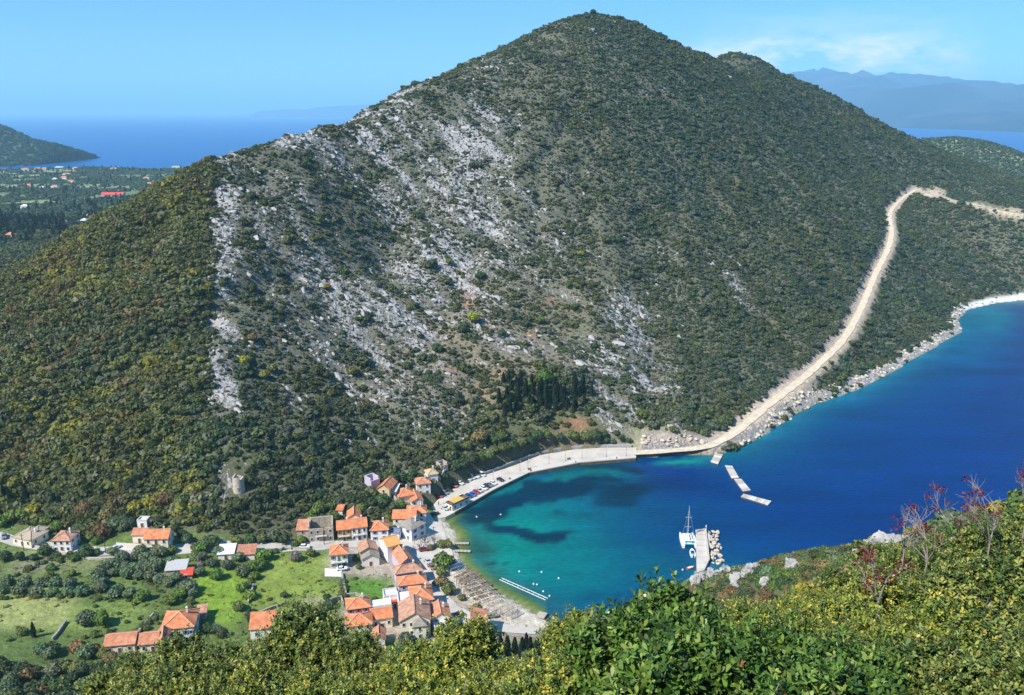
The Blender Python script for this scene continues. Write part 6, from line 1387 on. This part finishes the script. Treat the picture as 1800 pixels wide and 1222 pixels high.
gm &= rng.uniform(size=len(x)) < np.clip(.14 + .5 * fbm(x / 9, y / 9, 97, 3), .02, .5); x, y, z, base_c = x[gm], y[gm], z[gm], base_c[gm]; n = len(x); print('tufts', n)
sz = rng.gamma(2.5, .13, n); tt_ = np.clip(base_c * rng.uniform(.45, 1.15, (n, 1)) * np.where(rng.uniform(size=(n, 1)) < .12, np.array([[1.5, 1.1, .9]]), 1), 0, 1)
scatter('meadow_tufts', np.stack([x, y, z - .05], 1), np.stack([sz * 1.3, sz * 1.3, sz * .6], 1), rng.uniform(0, 6.28, n), rng.integers(0, len(KIT), n), tt_, KIT, 'tufts of rough grass and weeds in the fields')

# ------------------------------------------------------------------ the near spur: shrubs and rocks
def spur_rock(px, y, r_, lab):
    p = Vector(at_y(*px, y)); me = rock_mesh(int(px[0]), .95, 4); me.materials.append(m_rock); o = link('rock_outcrop', me); g = hz(p.x, p.y)
    o.location = (p.x, p.y, g + r_ * .3); o.scale = (r_ * .85, r_ * .65, r_ * .75); o.rotation_euler = (random.uniform(-.2, .2), random.uniform(-.2, .2), random.uniform(0, 6)); tag(o, lab, 'rock', 'limestone rocks on the near spur')
for i, (px, y, r_, lab) in enumerate([((1572,915),88,3.8,'largest pale crag on the spur against the deep blue water'),((1548,926),88,3.2,'pale crag just below the largest one on the spur'),((1527,938),88,2.8,'lower shoulder of the pale crags on the spur'),((1512,952),92,2.2,'small rock at the foot of the crags on the spur'),((1590,905),86,2.6,'rock just above the largest pale crag'),((1580,925),84,2.4,'rock in front of the largest pale crag'),((1558,935),85,2.2,'rock under the middle of the pale crags'),((1500,958),92,1.6,'smallest stone at the lower end of the crags'),
        ((1327,972),185,3.4,'pointed grey rock among bushes on the spur skyline'),((1395,975),148,2.6,'flat pale rock on the spur between the crags and the pointed rock'),((1300,1006),180,4.2,'broad white rock on the slope above the pier'),((1350,1014),150,2.2,'low white slab beside the broad white rock'),
        ((1256,1000),262,4.0,'grey rock where the pier joins the shore'),((1275,995),245,3.4,'rough rock uphill from the root of the pier'),((1236,1010),275,3.0,'rock at the root of the pier'),((1222,1045),245,3.6,'pale rock low on the shore under the spur'),((1640,902),70,1.6,'whitish rock below the bushes high on the spur'),((1230,1028),255,2.8,'upright pale rock behind the dinghy')]):
    spur_rock(px, y, r_, lab)
x, y, z, u, v, nrm = candidates(-10, 190, 28, 285, 1.8)
ok = (u > 1080) & (u < 1880) & (sample_attr(sd, x, y) > 5) & (v < np.interp(u, [1080, 1250, 1450, 1600, 1800], [1100, 1100, 1062, 1015, 940])) & (v > 820) & (y > 30); x, y, z, u, v = (a[ok] for a in (x, y, z, u, v))
for cu, cv in ((1572,915),(1548,926),(1527,938),(1590,905)): ok = ~((np.abs(u - cu) < 34) & (v > cv - 25) & (v < cv + 40) & (y < 100) & (y > 55)); x, y, z, u, v = (a[ok] for a in (x, y, z, u, v))
# keep those with the ground in clear view, spaced apart
order = np.argsort(y); chosen = []
for i in order:
    s_ = 1.4 + .0028 * y[i]
    if all((x[i] - x[j]) ** 2 + (y[i] - y[j]) ** 2 > (s_ * 1.25) ** 2 for j in chosen[-260:]): chosen.append(i)
chosen = [i for i in chosen if (lambda h_: h_ is not None and abs(h_.y - y[i]) < 14)(hit(u[i], v[i] - 4))]
print('spur shrubs', len(chosen))
chosen = sorted(chosen, key=lambda i: y[i]); rest_ = np.array(chosen[300:], int); chosen = chosen[:300]
if len(rest_):
    rs = rng.uniform(1.0, 1.9, len(rest_)); rt_ = np.array([TINT[k] for k in rng.choice(['oliveg', 'dark', 'olive', 'broad', 'brown'], len(rest_))]) * rng.uniform(.75, 1.2, (len(rest_), 1))
    scatter('spur_undergrowth', np.stack([x[rest_], y[rest_], z[rest_] - .15], 1), np.stack([rs, rs, rs * .85], 1), rng.uniform(0, 6.28, len(rest_)), rng.integers(0, len(KIT), len(rest_)), rt_, KIT, 'low scrub at the foot of the near spur by the pier')
for i in chosen:
    r_ = (1.15 + .003 * y[i]) * random.uniform(.75, 1.25)
    tn = random.choice(['oliveg', 'oliveg', 'broad', 'dark', 'brown', 'yellow', 'olive']) if y[i] < 120 else random.choice(['oliveg', 'dark', 'olive', 'broad', 'brown'])
    o = tree('bush', (0, 0), r_, tn, 'rounded shrub high on the near spur' if y[i] < 90 else 'rounded shrub half way down the near spur' if y[i] < 170 else 'rounded shrub low on the spur above the pier', 'spur_shrub', 'shrub', 'shrubs on the upper near spur' if y[i] < 90 else 'shrubs on the middle near spur' if y[i] < 170 else 'shrubs low on the near spur', lift=-.05, pos=Vector((x[i], y[i], z[i])))

# ------------------------------------------------------------------ bushes in front of the camera, leaf by leaf
def near_bush(seed, R_, leaf, ntwig, per, pal, tips, squash=.85, lobes=7, wid=.42):
    """foliage and branch meshes of a bush of radius R_ (metres) centred on its crown"""
    r = np.random.default_rng(seed); lc = r.normal(size=(lobes, 3)); lc /= np.linalg.norm(lc, axis=1)[:, None]; lc *= R_ * r.uniform(.45, .72, (lobes, 1)); lc[:, 2] = np.abs(lc[:, 2]) * .95; lr = R_ * r.uniform(.28, .46, lobes)
    d = r.normal(size=(ntwig, 3)); d /= np.linalg.norm(d, axis=1)[:, None]; d[:, 2] = np.where(d[:, 2] < -.35, -d[:, 2], d[:, 2]); li = r.integers(0, lobes, ntwig)
    k = 1 - .42 * r.uniform(size=(ntwig, 1)) ** 1.6; shoot = (r.uniform(size=ntwig) < .12)
    P = lc[li] + d * lr[li][:, None] * k * np.array([1, 1, squash]); P += d * (shoot * r.uniform(.05, .22, ntwig) * R_)[:, None] + np.array([0, 0, 1.0]) * (shoot * r.uniform(.05, .2, ntwig) * R_)[:, None]
    T = d + np.array([0, 0, .55]) + r.normal(size=d.shape) * .3; T /= np.linalg.norm(T, axis=1)[:, None]
    outer = np.linalg.norm(P - lc[li], axis=1) / lr[li]
    # leaves spiral round each twig tip
    tw = np.repeat(np.arange(ntwig), per); m_ = len(tw); j = np.tile(np.arange(per), ntwig)
    t = T[tw]; ax = np.cross(t, np.array([.3, .5, .8])); ax /= np.linalg.norm(ax, axis=1)[:, None]; bx_ = np.cross(t, ax)
    ang = j * 2.4 + r.uniform(0, 6.28, ntwig)[tw]; rad = ax * np.cos(ang)[:, None] + bx_ * np.sin(ang)[:, None]
    frac = (j / per)[:, None]; base_ = P[tw] - t * leaf * (1.0 - frac) * 1.6
    L_ = leaf * r.uniform(.7, 1.2, (m_, 1)); dr = t * (.35 + .5 * frac) + rad * (1 - .35 * frac) + r.normal(size=t.shape) * .15; dr /= np.linalg.norm(dr, axis=1)[:, None]
    side = np.cross(dr, t + .01); side /= np.linalg.norm(side, axis=1)[:, None] + 1e-9; up = np.cross(side, dr)
    w = L_ * wid * .5
    def pt(f, k, h): return base_ + dr * L_ * f + side * w * k + up * L_ * h
    V = np.stack([pt(0, 0, 0), pt(.32, -.62, .05), pt(.70, -1, .05), pt(1, 0, -.07), pt(.70, 1, .05), pt(.32, .62, .05)], 1).reshape(-1, 3)
    pal = np.array(pal); ci = pal[r.integers(0, len(pal), ntwig)][tw] * r.uniform(.45, 1.5, (m_, 1))
    young = ((outer > .9) & (r.uniform(size=ntwig) < tips[0]))[tw] & (frac[:, 0] > .35)
    ci = np.where(young[:, None], np.array(tips[1]) * r.uniform(.75, 1.2, (m_, 1)), ci)
    odd = r.uniform(size=m_) < .003; ci = np.where(odd[:, None], np.array([.30, .10, .03]), ci)
    me = mesh_np('foliage', V, np.arange(m_ * 6).reshape(-1, 6)); attr(me, 'leafcol', np.repeat(np.clip(ci, 0, 1), 6, 0), 'FLOAT_COLOR'); me.materials.append(m_leaf)
    b = MB(); rr = random.Random(seed); base0 = Vector((0, 0, -R_ * .95))
    for i in range(lobes):
        c = Vector(lc[i]); q = base0.lerp(c, .5) + Vector((rr.uniform(-1, 1), rr.uniform(-1, 1), 0)) * .12 * R_
        b.tube([base0 + Vector((rr.uniform(-.1, .1) * R_, rr.uniform(-.1, .1) * R_, 0)), q, c], [.03 * R_, .022 * R_, .012 * R_], 5)
        for s in range(9):
            k_ = rr.randrange(ntwig)
            kk = [t_ for t_ in range(k_, min(k_ + 60, ntwig)) if li[t_] == i]
            if kk: e = Vector(P[kk[0]]); b.tube([c.lerp(q, rr.uniform(0, .5)), c.lerp(e, .55) + Vector((0, 0, .04)), e], [.010 * R_, .007 * R_, .003 * R_], 4)
    bme = b.mesh('branches'); bme.materials.append(m_branch); return me, bme
ARB = [near_bush(300 + s, 1.0, .118, 1050, 9, [(.10, .19, .03), (.07, .14, .022), (.14, .23, .04), (.05, .10, .018)], (.22, (.24, .31, .06)), wid=.42, lobes=9) for s in range(4)]
KER = [near_bush(320 + s, 1.0, .074, 2100, 8, [(.22, .275, .045), (.15, .21, .035), (.28, .31, .05), (.10, .15, .028)], (.26, (.50, .42, .07)), wid=.52, lobes=12) for s in range(4)]
OAK = [near_bush(340 + s, 1.0, .074, 2300, 8, [(.16, .21, .045), (.11, .155, .034), (.22, .26, .06), (.075, .115, .025)], (.3, (.34, .34, .08)), wid=.52, lobes=12) for s in range(4)]
def place_bush(kind, px, y_, R_, label, name, grp):
    c = Vector(at_y(*px, y_)); g = hz(c.x, c.y); o = empty(name, (c.x, c.y, g)); tag(o, label, 'bush', grp)
    me, bme = random.choice(kind); a = random.uniform(0, 6.28)
    for nm, m_ in (('foliage', me), ('branches', bme)):
        k = link(nm, m_, o); k.location = (0, 0, c.z - g); k.rotation_euler = (0, 0, a); k.scale = (R_, R_, R_)
    if c.z - g > R_ * .9:
        b = MB(); b.tube([(0, 0, -.3), (.03, 0, (c.z - g) * .5), (0, 0, c.z - g - R_ * .85)], [.05 * R_, .04 * R_, .03 * R_], 6); b.build('stem', m_branch, o)
    return o
def bushes(kind, spec, base, name, grp, at):
    rank_labels([place_bush(kind, q[:2], q[2], q[3], 'x', name, grp) for q in spec], at, base + ', %s to the camera', base)
bushes(ARB, [(1165,1155,6.2,.62),(1100,1200,5.6,.52),(1290,1215,5.2,.55),(1385,1200,5.6,.48),(1210,1270,4.8,.6),(1470,1225,5.4,.48),(1090,1280,5.2,.5),(1350,1300,4.6,.55),(1540,1270,5.0,.5),(1450,1310,4.6,.5)], 'glossy broad leaved arbutus bush', 'arbutus_bush', 'arbutus bushes in the foreground', (0, 0))
bushes(KER, [(1022,1140,9.0,.5),(985,1225,8.2,.56),(820,1165,9.8,.66),(870,1235,8.8,.56),(745,1200,10,.6),(700,1235,10.5,.6),(930,1272,7.6,.58),(1020,1265,7.2,.65),(840,1285,8.0,.7),(740,1295,8.8,.7),(1255,1150,8.2,.48),(1310,1128,9.0,.5),(1390,1112,9.5,.55),(1450,1090,10.5,.5),(1500,1130,8.4,.6),(1570,1095,9.6,.66),(1400,1140,7.8,.46),(650,1280,9.6,.66),(1660,1160,7.8,.66),(1560,1185,7.2,.56),(450,1235,11.5,.6),(560,1255,10.8,.62),(340,1262,12,.62),(620,1235,11,.5)], 'yellow tipped kermes oak bush', 'kermes_bush', 'kermes oak bushes in the foreground', (0, 0))
bushes(OAK, [(552,1135,13,.85),(500,1185,12.6,.75),(430,1200,13.2,.8),(335,1175,14.2,.8),(265,1205,14.8,.8),(195,1240,15,.75),(610,1160,12.5,.6),(650,1200,12,.6),(400,1250,12,.8),(290,1270,12.5,.85),(190,1290,13.5,.85),(520,1270,11.2,.8),(1720,1090,9.4,.8),(1800,1050,10,.8),(1650,1055,11.5,.75),(1780,1180,7.6,.7),(1710,1235,6.8,.66),(1620,1250,6.6,.62),(1820,1260,6.2,.65),(1570,1035,13,.7),(1740,1000,13,.75),(1815,965,14,.75),(1660,985,15,.7),(1490,1050,13,.6),(120,1300,15,.8),(1480,1180,7.0,.45),(1530,1010,16,.7)], 'dense small leaved holm oak bush', 'oak_bush', 'holm oak bushes in the foreground', (0, 0))
# leafless terebinths with a few tufts of dark red leaves
m_redleaf = mat('red_leaf', (.13, .018, .022), .6, .3, 8); m_twig = mat('pale_twig', (.27, .235, .20), .85, .15, 10)
def bare_shrub(px, y_, h, seed, lean, label):
    c = Vector(at_y(*px, y_)); g = hz(c.x, c.y); o = empty('bare_shrub', (c.x, c.y, g)); tag(o, label, 'shrub', 'leafless shrubs with red tufts'); r = random.Random(seed); b = MB(); tips = []
    def grow(p, d, L_, rad, lvl):
        q = p + d * L_ * .5 + Vector((r.uniform(-1, 1), r.uniform(-1, 1), r.uniform(-.3, .6))) * L_ * .08; e = q + (d + Vector((r.uniform(-1, 1), r.uniform(-1, 1), .3)) * .2).normalized() * L_ * .5
        b.tube([p, q, e], [rad, rad * .8, rad * .6], 5)
        if lvl == 0: tips.append((e, d)); return
        for _ in range(r.choice((2, 3, 3))):
            nd = (d + Vector((r.gauss(0, .55), r.gauss(0, .55), r.gauss(.15, .35)))).normalized(); grow(e if r.random() < .6 else q, nd, L_ * r.uniform(.5, .78), rad * .6, lvl - 1)
    root = Vector((0, 0, c.z - g))
    b.tube([(0, 0, -.2), root * .5, root], [.022, .018, .015], 6)
    for k in range(4): grow(root, Vector((lean + r.gauss(0, .5), r.gauss(0, .4), 1)).normalized(), h * r.uniform(.24, .42), .011, 3)
    b.build('branches', m_twig, o); f = MB()
    for e, d in tips:
        if r.random() > .16: continue
        for _ in range(13):
            dd = Vector((r.gauss(0, 1), r.gauss(0, 1), r.gauss(.2, 1))).normalized(); s = Vector((r.gauss(0, 1), r.gauss(0, 1), r.gauss(0, 1))).cross(dd).normalized() * .013; q = e + dd * r.uniform(0, .05)
            f.add([q, q + dd * .03 + s, q + dd * .06, q + dd * .03 - s], [(0, 1, 2, 3)])
    if f.v: f.build('red_leaves', m_redleaf, o)
for px, y_, h, seed, lean, lab in [((1740,955),12.5,1.5,1,-.1,'tall leafless shrub with red tufts rising above the sea'),((1805,905),13,1.2,2,0,'leafless shrub with red tufts at the picture edge'),((1630,985),11.5,1.2,3,-.3,'leafless red tufted shrub half way up the near slope'),((1545,1055),9.2,.9,4,-.3,'low leafless shrub with red tufts in the near bushes'),((1690,935),14,1.3,5,-.3,'slender leafless shrub left of the tall one'),((1590,965),12.5,1.0,6,.1,'small leafless red tufted shrub below the crags')]:
    bare_shrub(px, y_, h, seed, lean, lab)
